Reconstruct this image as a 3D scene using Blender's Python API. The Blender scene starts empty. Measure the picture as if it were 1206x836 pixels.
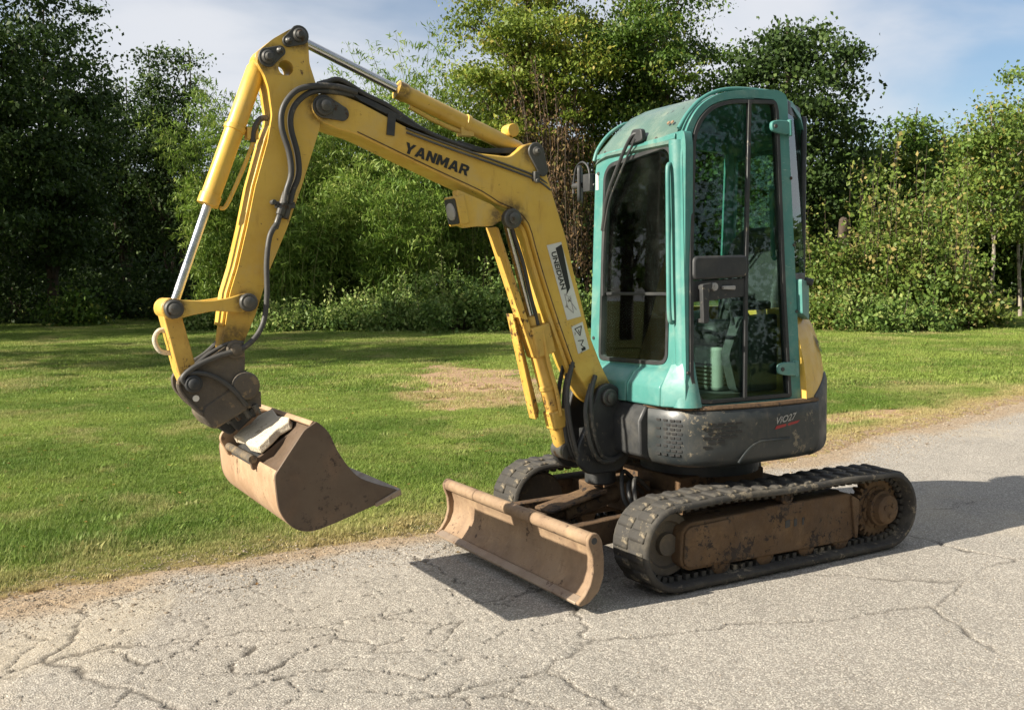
import bpy, bmesh, math, random
import numpy as np
from mathutils import Vector, Matrix
from mathutils.geometry import tessellate_polygon
random.seed(7)
RNG = np.random.default_rng(11)
SC = bpy.context.scene
COL = SC.collection
R_ = math.radians

# ------------------------------------------------------------------ camera
CAM_F, CAM_C = 1167.0, Vector((3.7839, 4.4279, 1.527))
YAW, PIT, ROL = R_(-119.788), R_(-4.254), R_(-0.68)
fw = Vector((math.cos(YAW) * math.cos(PIT), math.sin(YAW) * math.cos(PIT), math.sin(PIT)))
r0 = Vector((math.sin(YAW), -math.cos(YAW), 0)); u0 = r0.cross(fw)
rt = r0 * math.cos(ROL) + u0 * math.sin(ROL); up = -r0 * math.sin(ROL) + u0 * math.cos(ROL)
cd = bpy.data.cameras.new('camera'); cam = bpy.data.objects.new('camera', cd); COL.objects.link(cam)
M = Matrix((rt, up, -fw)).transposed().to_4x4(); M.translation = CAM_C; cam.matrix_world = M
cd.sensor_fit = 'HORIZONTAL'; cd.sensor_width = 36; cd.lens = CAM_F / 1206 * 36
cd.clip_start = .05; cd.clip_end = 1000
SC.camera = cam
# ------------------------------------------------------------------ sky and sun
SUN_EL, SUN_AZ = R_(29.5), R_(-4)          # azimuth measured from +x (the machine's forward)
sun_dir = Vector((math.cos(SUN_EL) * math.cos(SUN_AZ), math.cos(SUN_EL) * math.sin(SUN_AZ), math.sin(SUN_EL)))
W = bpy.data.worlds.new('World'); SC.world = W; W.use_nodes = True
nt = W.node_tree; nt.nodes.clear()
def N(t, k, **kw):
    n = t.nodes.new(k)
    for a, b in kw.items(): setattr(n, a, b)
    return n
sky = N(nt, 'ShaderNodeTexSky', sky_type='NISHITA', sun_disc=False, sun_elevation=SUN_EL, sun_rotation=R_(90) - SUN_AZ,
        altitude=300, air_density=1.0, dust_density=1.2, ozone_density=1.5)
bg = N(nt, 'ShaderNodeBackground'); bg.inputs[1].default_value = .060
wo = N(nt, 'ShaderNodeOutputWorld')
tc = N(nt, 'ShaderNodeTexCoord'); sx = N(nt, 'ShaderNodeSeparateXYZ')
nt.links.new(tc.outputs['Generated'], sx.inputs[0])
ad = N(nt, 'ShaderNodeMath', operation='ADD'); ad.inputs[1].default_value = .22; nt.links.new(sx.outputs[2], ad.inputs[0])
dv = N(nt, 'ShaderNodeVectorMath', operation='DIVIDE'); cb = N(nt, 'ShaderNodeCombineXYZ')
for i in range(2): nt.links.new(ad.outputs[0], cb.inputs[i])
cb.inputs[2].default_value = 1; nt.links.new(tc.outputs['Generated'], dv.inputs[0]); nt.links.new(cb.outputs[0], dv.inputs[1])
mp = N(nt, 'ShaderNodeMapping'); mp.inputs['Scale'].default_value = (1.0, 1.2, 0); mp.inputs['Rotation'].default_value = (0, 0, .5); mp.inputs['Location'].default_value = (.6, .25, 0)
nt.links.new(dv.outputs[0], mp.inputs[0])
cn = N(nt, 'ShaderNodeTexNoise'); cn.inputs['Scale'].default_value = .95; cn.inputs['Detail'].default_value = 6; cn.inputs['Roughness'].default_value = .48; cn.inputs['Distortion'].default_value = .4
nt.links.new(mp.outputs[0], cn.inputs['Vector'])
cr = N(nt, 'ShaderNodeMapRange', interpolation_type='SMOOTHSTEP'); cr.inputs[1].default_value = .32; cr.inputs[2].default_value = .60; cr.inputs[4].default_value = .92
nt.links.new(cn.outputs[0], cr.inputs[0])
mx = N(nt, 'ShaderNodeMix', data_type='RGBA'); mx.inputs[7].default_value = (6.3, 6.45, 6.8, 1)
nt.links.new(cr.outputs[0], mx.inputs[0]); nt.links.new(sky.outputs[0], mx.inputs[6])
nt.links.new(mx.outputs[2], bg.inputs[0]); nt.links.new(bg.outputs[0], wo.inputs[0])
sl = bpy.data.lights.new('sun', 'SUN'); sl.energy = 5.0; sl.angle = R_(.53); sl.color = (1, .915, .78)
so = bpy.data.objects.new('sun', sl); COL.objects.link(so); so.rotation_euler = sun_dir.to_track_quat('Z', 'Y').to_euler(); so.location = sun_dir * 60
SC.view_settings.view_transform = 'Standard'; SC.view_settings.look = 'None'
SC.view_settings.exposure = 1.12; SC.view_settings.gamma = 1; SC.view_settings.use_curve_mapping = False
SC.render.engine = 'CYCLES'
SC.render.resolution_x, SC.render.resolution_y = 1024, 709

# ------------------------------------------------------------------ mesh helpers
class MB:
    def __init__(s): s.v = []; s.f = []
    def add(s, vs, fs):
        o = len(s.v); s.v += [tuple(p) for p in vs]; s.f += [tuple(i + o for i in f) for f in fs]; return s
    def box(s, c, d, m=None):
        h = [Vector((x * d[0] / 2, y * d[1] / 2, z * d[2] / 2)) for x in (-1, 1) for y in (-1, 1) for z in (-1, 1)]
        if m is not None: h = [m @ p for p in h]
        return s.add([p + Vector(c) for p in h], [(0, 1, 3, 2), (4, 6, 7, 5), (0, 4, 5, 1), (2, 3, 7, 6), (0, 2, 6, 4), (1, 5, 7, 3)])
    def lathe(s, p0, ax, prof, n=24):
        ax = Vector(ax).normalized(); a = ax.orthogonal().normalized(); b = ax.cross(a); p0 = Vector(p0)
        vs = []; fs = []
        for t, r in prof:
            for i in range(n):
                w = 2 * math.pi * i / n; vs.append(p0 + ax * t + (a * math.cos(w) + b * math.sin(w)) * r)
        k = len(prof)
        for j in range(k - 1):
            for i in range(n): fs.append((j * n + i, j * n + (i + 1) % n, (j + 1) * n + (i + 1) % n, (j + 1) * n + i))
        fs.append(tuple(range(n - 1, -1, -1))); fs.append(tuple((k - 1) * n + i for i in range(n)))
        return s.add(vs, fs)
    def cyl(s, p0, p1, r, r1=None, n=20, ch=0):
        d = Vector(p1) - Vector(p0); L = d.length; r1 = r if r1 is None else r1
        pr = [(0, r), (L, r1)] if not ch else [(0, r - ch), (ch, r), (L - ch, r1), (L, r1 - ch)]
        return s.lathe(p0, d, pr, n)
    def tube(s, pts, r, n=8, sub=6):
        P = [Vector(p) for p in pts]
        if sub > 1 and len(P) > 2:
            Q = []
            for i in range(len(P) - 1):
                a, b, c, d = P[max(i - 1, 0)], P[i], P[i + 1], P[min(i + 2, len(P) - 1)]
                for k in range(sub):
                    t = k / sub
                    Q.append(.5 * ((2 * b) + (c - a) * t + (2 * a - 5 * b + 4 * c - d) * t * t + (3 * b - a - 3 * c + d) * t ** 3))
            P = Q + [P[-1]]
        R = r if isinstance(r, (list, tuple)) else None
        vs = []; fs = []; T = (P[1] - P[0]).normalized(); u = T.orthogonal().normalized(); m = len(P)
        for i, p in enumerate(P):
            T = (P[min(i + 1, m - 1)] - P[max(i - 1, 0)]).normalized()
            u = (u - T * u.dot(T)).normalized(); w = T.cross(u)
            rr = r if R is None else R[0] + (R[1] - R[0]) * i / (m - 1)
            vs += [p + (u * math.cos(2 * math.pi * k / n) + w * math.sin(2 * math.pi * k / n)) * rr for k in range(n)]
        for j in range(m - 1):
            for k in range(n): fs.append((j * n + k, j * n + (k + 1) % n, (j + 1) * n + (k + 1) % n, (j + 1) * n + k))
        fs.append(tuple(range(n - 1, -1, -1))); fs.append(tuple((m - 1) * n + k for k in range(n)))
        return s.add(vs, fs)
    def slab(s, loops, fn, d0, d1):
        tri = tessellate_polygon([[Vector((a, b, 0)) for a, b in l] for l in loops]) if len(loops) > 1 else None
        flat = [q for l in loops for q in l]; n = len(flat)
        vs = [fn(a, b, d0) for a, b in flat] + [fn(a, b, d1) for a, b in flat]
        if tri is None: fs = [tuple(range(n)), tuple(range(2 * n - 1, n - 1, -1))]
        else: fs = [tuple(t) for t in tri] + [tuple(i + n for i in reversed(t)) for t in tri]
        o = 0
        for l in loops:
            k = len(l)
            for i in range(k): fs.append((o + i, o + (i + 1) % k, n + o + (i + 1) % k, n + o + i))
            o += k
        return s.add(vs, fs)
    def prism(s, poly, y0, y1): return s.slab([poly], XZ, y0, y1)
    def rows(s, rows, closed=False):
        k = len(rows[0]); vs = [p for r in rows for p in r]; fs = []
        for j in range(len(rows) - 1):
            for i in range(k if closed else k - 1): fs.append((j * k + i, j * k + (i + 1) % k, (j + 1) * k + (i + 1) % k, (j + 1) * k + i))
        return s.add(vs, fs)
def XZ(a, b, d): return (a, d, b)
def circ(c, r, n=20): return [(c[0] + r * math.cos(2 * math.pi * i / n), c[1] + r * math.sin(2 * math.pi * i / n)) for i in range(n)]
def rnd(poly, r, k=4):                      # round the corners of a 2-D polygon
    out = []; n = len(poly)
    for i in range(n):
        p = Vector(poly[i]); a = Vector(poly[i - 1]) - p; b = Vector(poly[(i + 1) % n]) - p
        rr = r[i] if isinstance(r, (list, tuple)) else r
        l = min(rr, a.length * .48, b.length * .48)
        if l < 1e-4: out.append(tuple(p)); continue
        A = p + a.normalized() * l; B = p + b.normalized() * l
        for j in range(k + 1):
            t = j / k; out.append(tuple(A * (1 - t) ** 2 + p * 2 * t * (1 - t) + B * t * t))
    return out
def inset(poly, d):                         # shrink a 2-D polygon (any orientation)
    n = len(poly); A = sum(poly[i][0] * poly[(i + 1) % n][1] - poly[(i + 1) % n][0] * poly[i][1] for i in range(n)); s = 1 if A > 0 else -1
    out = []
    for i in range(n):
        p0, p, p1 = Vector(poly[i - 1]), Vector(poly[i]), Vector(poly[(i + 1) % n])
        e0 = (p - p0).normalized(); e1 = (p1 - p).normalized()
        m = Vector((-(e0.y + e1.y), e0.x + e1.x)) * s; 
        if m.length < 1e-6: m = Vector((-e0.y, e0.x)) * s
        m.normalize(); c = max(.45, m.dot(Vector((-e0.y, e0.x)) * s))
        out.append(tuple(p + m * d / c))
    return out
def stadium(a, b, ra, rb, n=10):
    a, b = Vector(a), Vector(b); w = math.atan2(b.y - a.y, b.x - a.x); o = []
    for i in range(n + 1): t = w + math.pi / 2 + math.pi * i / n; o.append((a.x + ra * math.cos(t), a.y + ra * math.sin(t)))
    for i in range(n + 1): t = w - math.pi / 2 + math.pi * i / n; o.append((b.x + rb * math.cos(t), b.y + rb * math.sin(t)))
    return o
def obj(name, mb, mat, parent=None, bevel=0, seg=2, ang=38, loc=None):
    me = bpy.data.meshes.new(name); me.from_pydata(mb.v, [], mb.f)
    bm = bmesh.new(); bm.from_mesh(me); bmesh.ops.recalc_face_normals(bm, faces=bm.faces); bm.to_mesh(me); bm.free()
    me.shade_smooth(); me.set_sharp_from_angle(angle=R_(ang))
    me.materials.append(mat); o = bpy.data.objects.new(name, me); COL.objects.link(o)
    if parent: o.parent = parent
    if loc: o.location = loc
    if bevel:
        b = o.modifiers.new('bevel', 'BEVEL'); b.width = bevel; b.segments = seg; b.limit_method = 'ANGLE'; b.angle_limit = R_(35); b.harden_normals = False
    return o
def empty(name, loc=(0, 0, 0)):
    o = bpy.data.objects.new(name, None); COL.objects.link(o); o.location = loc; o.empty_display_size = .2; return o
def tag(o, label=None, cat=None, group=None, kind=None):
    for k, v in (('label', label), ('category', cat), ('group', group), ('kind', kind)):
        if v: o[k] = v
    return o
def link_copy(src, parent, mw=None, name=None):
    c = src.copy(); COL.objects.link(c); c.parent = parent
    if mw is not None: c.matrix_world = mw
    return c

# ------------------------------------------------------------------ materials
def lin(r, g, b): return tuple(((c / 255) / 12.92 if c / 255 <= .04045 else ((c / 255 + .055) / 1.055) ** 2.4) for c in (r, g, b)) + (1,)
def newmat(name):
    m = bpy.data.materials.new(name); m.use_nodes = True; t = m.node_tree
    return m, t, t.nodes['Principled BSDF']
def noise(t, vec, scale, detail=6, rough=.6, dist=0):
    n = N(t, 'ShaderNodeTexNoise'); n.inputs['Scale'].default_value = scale; n.inputs['Detail'].default_value = detail
    n.inputs['Roughness'].default_value = rough; n.inputs['Distortion'].default_value = dist
    t.links.new(vec, n.inputs['Vector']); return n.outputs[0]
def ramp(t, fac, a, b, lo=0., hi=1.):
    n = N(t, 'ShaderNodeMapRange', interpolation_type='SMOOTHSTEP'); n.inputs[1].default_value = a; n.inputs[2].default_value = b
    n.inputs[3].default_value = lo; n.inputs[4].default_value = hi; t.links.new(fac, n.inputs[0]); return n.outputs[0]
def mixc(t, fac, a, b):
    n = N(t, 'ShaderNodeMix', data_type='RGBA')
    for v, i in ((fac, 0), (a, 6), (b, 7)):
        if hasattr(v, 'is_linked'): t.links.new(v, n.inputs[i])
        else: n.inputs[i].default_value = v
    return n.outputs[2]
def mul(t, a, b, op='MULTIPLY'):
    n = N(t, 'ShaderNodeMath', operation=op)
    for v, i in ((a, 0), (b, 1)):
        if hasattr(v, 'is_linked'): t.links.new(v, n.inputs[i])
        else: n.inputs[i].default_value = v
    return n.outputs[0]
def bump(t, h, strength, dist, prev=None):
    n = N(t, 'ShaderNodeBump'); n.inputs['Strength'].default_value = strength; n.inputs['Distance'].default_value = dist
    t.links.new(h, n.inputs['Height'])
    if prev is not None: t.links.new(prev, n.inputs['Normal'])
    return n.outputs[0]
def worn(name, base, base2, spot, spot_at=.66, rough=.5, metal=0, sc=1., bumpy=.0, streak=None, dust=None, grease=None, scratch=None):
    m, t, p = newmat(name); co = N(t, 'ShaderNodeTexCoord').outputs['Object']
    c = mixc(t, ramp(t, noise(t, co, 3.2 * sc, 8, .65), .35, .7), base, base2)
    if dust:                                 # pale dust film in large soft patches
        c = mixc(t, ramp(t, noise(t, co, 5.5 * sc, 9, .7, .3), .46, .78, 0, dust[1]), c, dust[0])
    mp = N(t, 'ShaderNodeMapping'); mp.inputs['Scale'].default_value = (1, 1, .18); t.links.new(co, mp.inputs[0])
    if streak: c = mixc(t, ramp(t, noise(t, mp.outputs[0], 26 * sc, 6, .7), .56, .8, 0, streak[1]), c, streak[0])
    f = noise(t, co, 30 * sc, 9, .75, .2); big = ramp(t, noise(t, co, 4.3 * sc, 4), .35, .75, -.10, .10)
    sp = ramp(t, mul(t, f, big, 'ADD'), spot_at - .075, spot_at - .02)
    c = mixc(t, sp, c, spot)
    if scratch:
        mq = N(t, 'ShaderNodeMapping'); mq.inputs['Scale'].default_value = (1, .6, 14); mq.inputs['Rotation'].default_value = (.3, .2, .4); t.links.new(co, mq.inputs[0])
        c = mixc(t, mul(t, ramp(t, noise(t, mq.outputs[0], 16, 4, .6), .66, .70), ramp(t, noise(t, co, 2.6, 3), .45, .62)), c, scratch)
    if grease:                               # grease and grime worked out around the pins
        g = None
        for q, rad in grease:
            vd = N(t, 'ShaderNodeVectorMath', operation='DISTANCE'); t.links.new(co, vd.inputs[0]); vd.inputs[1].default_value = q
            k = ramp(t, mul(t, vd.outputs['Value'], mul(t, noise(t, co, 14, 5, .7), .045 * rad / .1, 'MULTIPLY'), 'SUBTRACT'), rad * .25, rad * .75, 1, 0); g = k if g is None else mul(t, g, k, 'MAXIMUM')
        c = mixc(t, mul(t, g, ramp(t, noise(t, co, 22, 6, .7), .32, .62, .1, .85)), c, lin(62, 46, 30))
    t.links.new(c, p.inputs['Base Color']); p.inputs['Metallic'].default_value = metal
    rr = ramp(t, noise(t, co, 11 * sc, 6), .3, .75, max(rough - .14, .05), min(rough + .16, 1)); t.links.new(rr, p.inputs['Roughness'])
    nb = bump(t, noise(t, co, 60 * sc, 6, .7), .25 + bumpy, .0015 + bumpy * .01)
    t.links.new(nb, p.inputs['Normal']); return m
YEL = worn('yellow_paint', lin(206, 170, 74), lin(192, 152, 62), lin(104, 76, 44), .71, .42, streak=(lin(128, 86, 30), .5), dust=(lin(186, 164, 112), .6), grease=[((2.262, .09, 2.318), .10), ((1.302, .09, 1.838), .13), ((1.15, .09, 2.178), .10), ((2.505, .07, 2.513), .09), ((2.362, .07, 2.622), .09), ((2.631, .1, 1.449), .08), ((2.946, .1, 1.427), .08), ((2.695, .08, 1.25), .14), ((.74, .09, .905), .14), ((1.86, .04, 2.44), .07), ((1.36, .05, 1.84), .10)], scratch=lin(150, 112, 62))
YEL2 = worn('grimy_yellow_paint', lin(204, 166, 78), lin(182, 142, 64), lin(80, 56, 34), .63, .5, streak=(lin(96, 60, 24), .75), dust=(lin(150, 122, 76), .5))
TUR = worn('turquoise_paint', lin(72, 128, 121), lin(62, 116, 110), lin(112, 116, 100), .715, .45, streak=(lin(112, 140, 126), .7), dust=(lin(128, 152, 138), .65), scratch=lin(150, 172, 160))
SKYL = worn('tinted_roof_panel', lin(84, 108, 98), lin(72, 96, 86), lin(50, 60, 54), .70, .28, dust=(lin(140, 146, 126), .5))
BLK = worn('black_plastic', lin(38, 40, 42), lin(48, 49, 49), lin(110, 102, 88), .70, .55, dust=(lin(96, 92, 82), .32))
BLKG = worn('scuffed_body_black', lin(38, 43, 45), lin(46, 51, 52), lin(112, 104, 88), .65, .46, streak=(lin(104, 92, 74), .45), dust=(lin(104, 98, 86), .4))
RUB = worn('track_rubber', lin(50, 48, 45), lin(64, 61, 55), lin(120, 110, 92), .64, .85, dust=(lin(120, 112, 96), .5), bumpy=.3)
HOSE = worn('hose_rubber', lin(52, 52, 50), lin(66, 64, 60), lin(96, 90, 78), .66, .6)
STEEL = worn('greasy_steel', lin(74, 74, 72), lin(92, 90, 84), lin(70, 52, 36), .62, .5, metal=.5)
COUP = worn('dirty_coupler_steel', lin(74, 68, 60), lin(92, 84, 72), lin(120, 104, 80), .62, .7, metal=.1, dust=(lin(128, 112, 88), .55), bumpy=.3)
RUST = worn('rusty_brown_steel', lin(138, 116, 92), lin(112, 90, 70), lin(74, 56, 44), .64, .75, dust=(lin(172, 146, 114), .6), streak=(lin(84, 60, 46), .6), bumpy=.3, scratch=lin(90, 68, 54))
BKT = worn('dusty_bucket_steel', lin(158, 132, 104), lin(142, 114, 88), lin(104, 80, 60), .67, .7, dust=(lin(186, 158, 124), .7), streak=(lin(120, 88, 64), .5), bumpy=.15, scratch=lin(110, 84, 64))
BKD = worn('dark_rust_shade_plate', lin(92, 76, 60), lin(76, 61, 48), lin(62, 48, 38), .655, .62, dust=(lin(128, 100, 76), .4), bumpy=.15)  # dark rusty brown; bucket plates carry their shade in this colour
FRM = worn('muddy_frame_steel', lin(94, 72, 48), lin(74, 56, 38), lin(44, 34, 26), .60, .85, dust=(lin(134, 108, 76), .6), bumpy=.5)
PALE = worn('pale_sunlit_dust', lin(206, 196, 176), lin(190, 178, 156), lin(140, 120, 96), .66, .95, bumpy=.8)  # pale dust tone; the hanger plate's sunlight is included in it
EDGE = worn('worn_steel_edge', lin(150, 134, 116), lin(126, 106, 88), lin(92, 70, 54), .64, .45, metal=.35, scratch=lin(180, 170, 156))
CHR = worn('chrome_rod', lin(200, 200, 200), lin(190, 190, 188), lin(120, 112, 100), .80, .22, metal=.95)
WHT = worn('white_sticker', lin(206, 204, 196), lin(190, 188, 180), lin(120, 112, 98), .70, .6)
DGREY = worn('interior_grey', lin(66, 68, 68), lin(58, 60, 60), lin(96, 92, 84), .72, .7)
LGREY = worn('interior_light_grey', lin(150, 156, 148), lin(136, 142, 134), lin(110, 108, 100), .74, .6)
SEAT = worn('seat_vinyl', lin(34, 34, 36), lin(42, 42, 42), lin(70, 68, 62), .72, .65)
INK = worn('black_print_and_slot_dark', lin(26, 26, 26), lin(34, 33, 31), lin(120, 100, 62), .73, .6)  # print black, and the dark inside of slots and vents as plain colour
REDP = worn('red_print', lin(150, 40, 40), lin(136, 38, 38), lin(92, 52, 46), .68, .5)
SILV = worn('silver_print', lin(160, 158, 154), lin(140, 138, 134), lin(70, 66, 62), .66, .45)
def glass(name, tint, g=1.45):
    m = bpy.data.materials.new(name); m.use_nodes = True; t = m.node_tree; t.nodes.clear()
    tr = N(t, 'ShaderNodeBsdfTransparent'); tr.inputs[0].default_value = tint
    gl = N(t, 'ShaderNodeBsdfGlossy'); gl.inputs['Roughness'].default_value = .015; gl.inputs[0].default_value = (.9, .95, .95, 1)
    fr = N(t, 'ShaderNodeFresnel'); fr.inputs[0].default_value = g
    df = N(t, 'ShaderNodeBsdfDiffuse'); df.inputs[0].default_value = (.30, .29, .25, 1)
    co = N(t, 'ShaderNodeTexCoord').outputs['Object']
    dirt = ramp(t, noise(t, co, 7, 9, .7, .3), .45, .8, .002, .018)
    m1 = N(t, 'ShaderNodeMixShader'); t.links.new(fr.outputs[0], m1.inputs[0]); t.links.new(tr.outputs[0], m1.inputs[1]); t.links.new(gl.outputs[0], m1.inputs[2])
    m2 = N(t, 'ShaderNodeMixShader'); t.links.new(dirt, m2.inputs[0]); t.links.new(m1.outputs[0], m2.inputs[1]); t.links.new(df.outputs[0], m2.inputs[2])
    o = N(t, 'ShaderNodeOutputMaterial'); t.links.new(m2.outputs[0], o.inputs[0]); return m
GLS = glass('tinted_cab_glass', (.74, .85, .81, 1), 1.32)
GLF = glass('front_cab_glass', (.78, .88, .84, 1), 1.45)
GLL = glass('lamp_lens', (.8, .82, .82, 1))

# ------------------------------------------------------------------ numpy noise for terrain shapes
def vnoise(x, y, seed=0):
    xi, yi = np.floor(x).astype(np.int64), np.floor(y).astype(np.int64); fx, fy = x - xi, y - yi
    def h(a, b):
        n = (a * 374761393 + b * 668265263 + seed * 1442695041) & 0x7fffffff
        n = ((n ^ (n >> 13)) * 1274126177) & 0x7fffffff
        return ((n ^ (n >> 16)) & 0xffff) / 65535.
    fx, fy = fx * fx * (3 - 2 * fx), fy * fy * (3 - 2 * fy)
    return (h(xi, yi) * (1 - fx) + h(xi + 1, yi) * fx) * (1 - fy) + (h(xi, yi + 1) * (1 - fx) + h(xi + 1, yi + 1) * fx) * fy - .5
def fbm(x, y, s, o=4, seed=0):
    r = 0; a = 1
    for i in range(o): r = r + a * vnoise(x * s, y * s, seed + i * 17); s *= 2.03; a *= .5
    return r
def sst(a, b, x): t = np.clip((x - a) / (b - a), 0, 1); return t * t * (3 - 2 * t)
EX = [-140, -60, -20, -7.1, -4.5, -3.2, -2.4, 1.34, 2.2, 3.6, 8, 20, 140]
EY = [-44, -18.5, -6.2, -2.6, -2.0, -1.68, -1.42, -.98, -.97, -.80, -.5, 0.2, 5]
def edge(x): return np.interp(x, EX, EY)
def lawn_d(x, y):                            # >0 on the lawn beyond the road, or on the verge behind the camera
    e = edge(x); return np.maximum(e - y, y - (e + 7.2)) + .16 * fbm(x, y, 1.6, 4, 3) + .05 * fbm(x, y, 9, 2, 5)
def lawn_z(x, y):
    d = lawn_d(x, y)
    return -.07 + .095 * sst(-.30, .35, d) + sst(.2, 4, d) * (.03 * fbm(x, y, .35, 3, 9) + .012 * fbm(x, y, 2.5, 3, 21))
def axis(parts):
    o = [np.array([parts[0][0]])]
    for a, b, n in parts: o.append(np.linspace(a, b, n + 1)[1:])
    return np.concatenate(o)
def grid_obj(name, xs, ys, zf, mat, attrs):
    X, Y = np.meshgrid(xs, ys, indexing='xy'); Z = zf(X, Y); n, m = X.shape
    V = np.stack([X, Y, Z], -1).reshape(-1, 3)
    i = np.arange(n * m).reshape(n, m)
    F = np.stack([i[:-1, :-1], i[:-1, 1:], i[1:, 1:], i[1:, :-1]], -1).reshape(-1, 4)
    me = quads(name, V, F)
    for k, fn in attrs.items():
        a = me.attributes.new(k, 'FLOAT', 'POINT'); a.data.foreach_set('value', fn(X, Y).astype(np.float32).ravel())
    me.materials.append(mat); me.shade_smooth()
    o = bpy.data.objects.new(name, me); COL.objects.link(o); return o
def quads(name, V, F):
    me = bpy.data.meshes.new(name); me.vertices.add(len(V)); me.vertices.foreach_set('co', np.asarray(V, np.float32).ravel())
    k = F.shape[1]; me.loops.add(F.size); me.loops.foreach_set('vertex_index', F.astype(np.int32).ravel())
    me.polygons.add(len(F)); me.polygons.foreach_set('loop_start', np.arange(0, F.size, k, dtype=np.int32))
    me.update(calc_edges=True); me.validate(); return me
# ------------------------------------------------------------------ ground, road
def attr(t, name, typ='GEOMETRY'):
    n = N(t, 'ShaderNodeAttribute', attribute_type=typ, attribute_name=name); return n
def lawn_mat():
    m, t, p = newmat('lawn_soil'); co = N(t, 'ShaderNodeTexCoord').outputs['Object']
    g = mixc(t, ramp(t, noise(t, co, .9, 6), .35, .65), lin(88, 98, 44), lin(112, 110, 58))
    g = mixc(t, ramp(t, noise(t, co, 9, 7, .7), .42, .68), g, lin(66, 78, 32))
    d = mixc(t, ramp(t, noise(t, co, 24, 6, .7), .3, .7), lin(156, 126, 100), lin(182, 154, 126))
    d = mixc(t, ramp(t, noise(t, co, 90, 4, .7), .5, .72), d, lin(112, 90, 66))
    c = mixc(t, attr(t, 'bare').outputs['Fac'], g, d)
    t.links.new(c, p.inputs['Base Color']); p.inputs['Roughness'].default_value = .95; p.inputs['Specular IOR Level'].default_value = .1
    nb = bump(t, noise(t, co, 45, 8, .75), .8, .02); t.links.new(nb, p.inputs['Normal']); return m
DIRT = [(-3.05, -8.7, 3.3, 1.2, .437, .9), (-4.6, -2.9, 1.3, .35, 1, 0)]
def bare(x, y):
    d = lawn_d(x, y); n = fbm(x, y, 1.3, 4, 31)
    b = 1 - sst(.0, .24 + .5 * np.abs(n), d)
    for cx, cy, rx, ry, ax_, ay_ in DIRT:
        q = (((x - cx) * ax_ + (y - cy) * ay_) / rx) ** 2 + (((y - cy) * ax_ - (x - cx) * ay_) / ry) ** 2 + 1.3 * n
        b = np.maximum(b, .96 * (1 - sst(.45, 1.05, q)))
    b = np.maximum(b, .8 * (1 - sst(.2, .9, d)) * sst(.0, .5, -x - 1.6))
    return np.clip(b, 0, 1)
xs = axis([(-150, -40, 40), (-40, -9, 110), (-9, 5.2, 300), (5.2, 12, 60), (12, 150, 50)])
ys = axis([(-160, -40, 40), (-40, -14, 90), (-14, -3.6, 150), (-3.6, -.3, 80), (-.3, 5, 20), (5, 9, 30), (9, 120, 30)])
lawn = grid_obj('lawn', xs, ys, lawn_z, lawn_mat(), {'bare': bare}); tag(lawn, kind='structure')

def cells(x, y, s, seed):                    # distance to the borders of jittered cells
    gx, gy = x / s[0], y / s[1]; ix, iy = np.floor(gx), np.floor(gy); f1 = np.full(x.shape, 9.); f2 = f1.copy()
    cxx = np.zeros(x.shape); 
    for dx in (-1, 0, 1):
        for dy in (-1, 0, 1):
            a, b = ix + dx, iy + dy
            h1 = vnoise(a + .0, b + .0, seed) + .5; h2 = vnoise(a, b, seed + 7) + .5
            d = np.hypot(a + .1 + .8 * h1 - gx, b + .1 + .8 * h2 - gy)
            f2 = np.where(d < f1, f1, np.minimum(f2, d)); cxx = np.where(d < f1, h1, cxx); f1 = np.minimum(f1, d)
    return f2 - f1, cxx
def crack_field(x, y):
    wx = x + .10 * fbm(x, y, 3.1, 4, 41) + .03 * fbm(x, y, 17, 3, 43); wy = y + .10 * fbm(x, y, 3.1, 4, 51) + .03 * fbm(x, y, 17, 3, 53)
    e1, h = cells(wx, wy, (.40, .25), 61)
    e2, _ = cells(wx + 3.3, wy, (1.7, 1.15), 67)
    zone = sst(.55, 1.9, x - .35 * (y - .5)) + .25 * sst(-.2, .3, fbm(x, y, .8, 3, 71))
    keep = sst(-.32, .12, fbm(x, y, 1.9, 3, 73) + .55 * zone - .21)
    w = .024 * (.45 + 1.1 * sst(-.3, .5, fbm(x, y, 5, 3, 77)))
    c1 = (1 - sst(w * .25, w, e1)) * keep * np.clip(zone, 0, 1)
    c2 = (1 - sst(.004, .016, e2)) * sst(-.25, .2, fbm(x, y, 1.3, 3, 79) + .1) * .8
    m = ((x > -2.2) & (x < 4.6) & (y < 3.4) & (y > -1.6)).astype(float)
    return np.clip(np.maximum(c1, c2), 0, 1) * m, h, zone
def road_z(x, y):
    c, h, zone = crack_field(x, y)
    # a little crumbling along the cracks and uneven slabs
    e = lawn_d(x, y)
    return -.011 * c + .005 * (h - .5) * np.clip(zone, 0, 1) + .004 * fbm(x, y, 9, 3, 83) + (.0008 + .0028 * np.clip(zone, 0, 1)) * fbm(x, y, 34, 2, 85) + .010 * fbm(x, y, .7, 3, 87) - .03 * sst(.1, .5, e)
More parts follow.
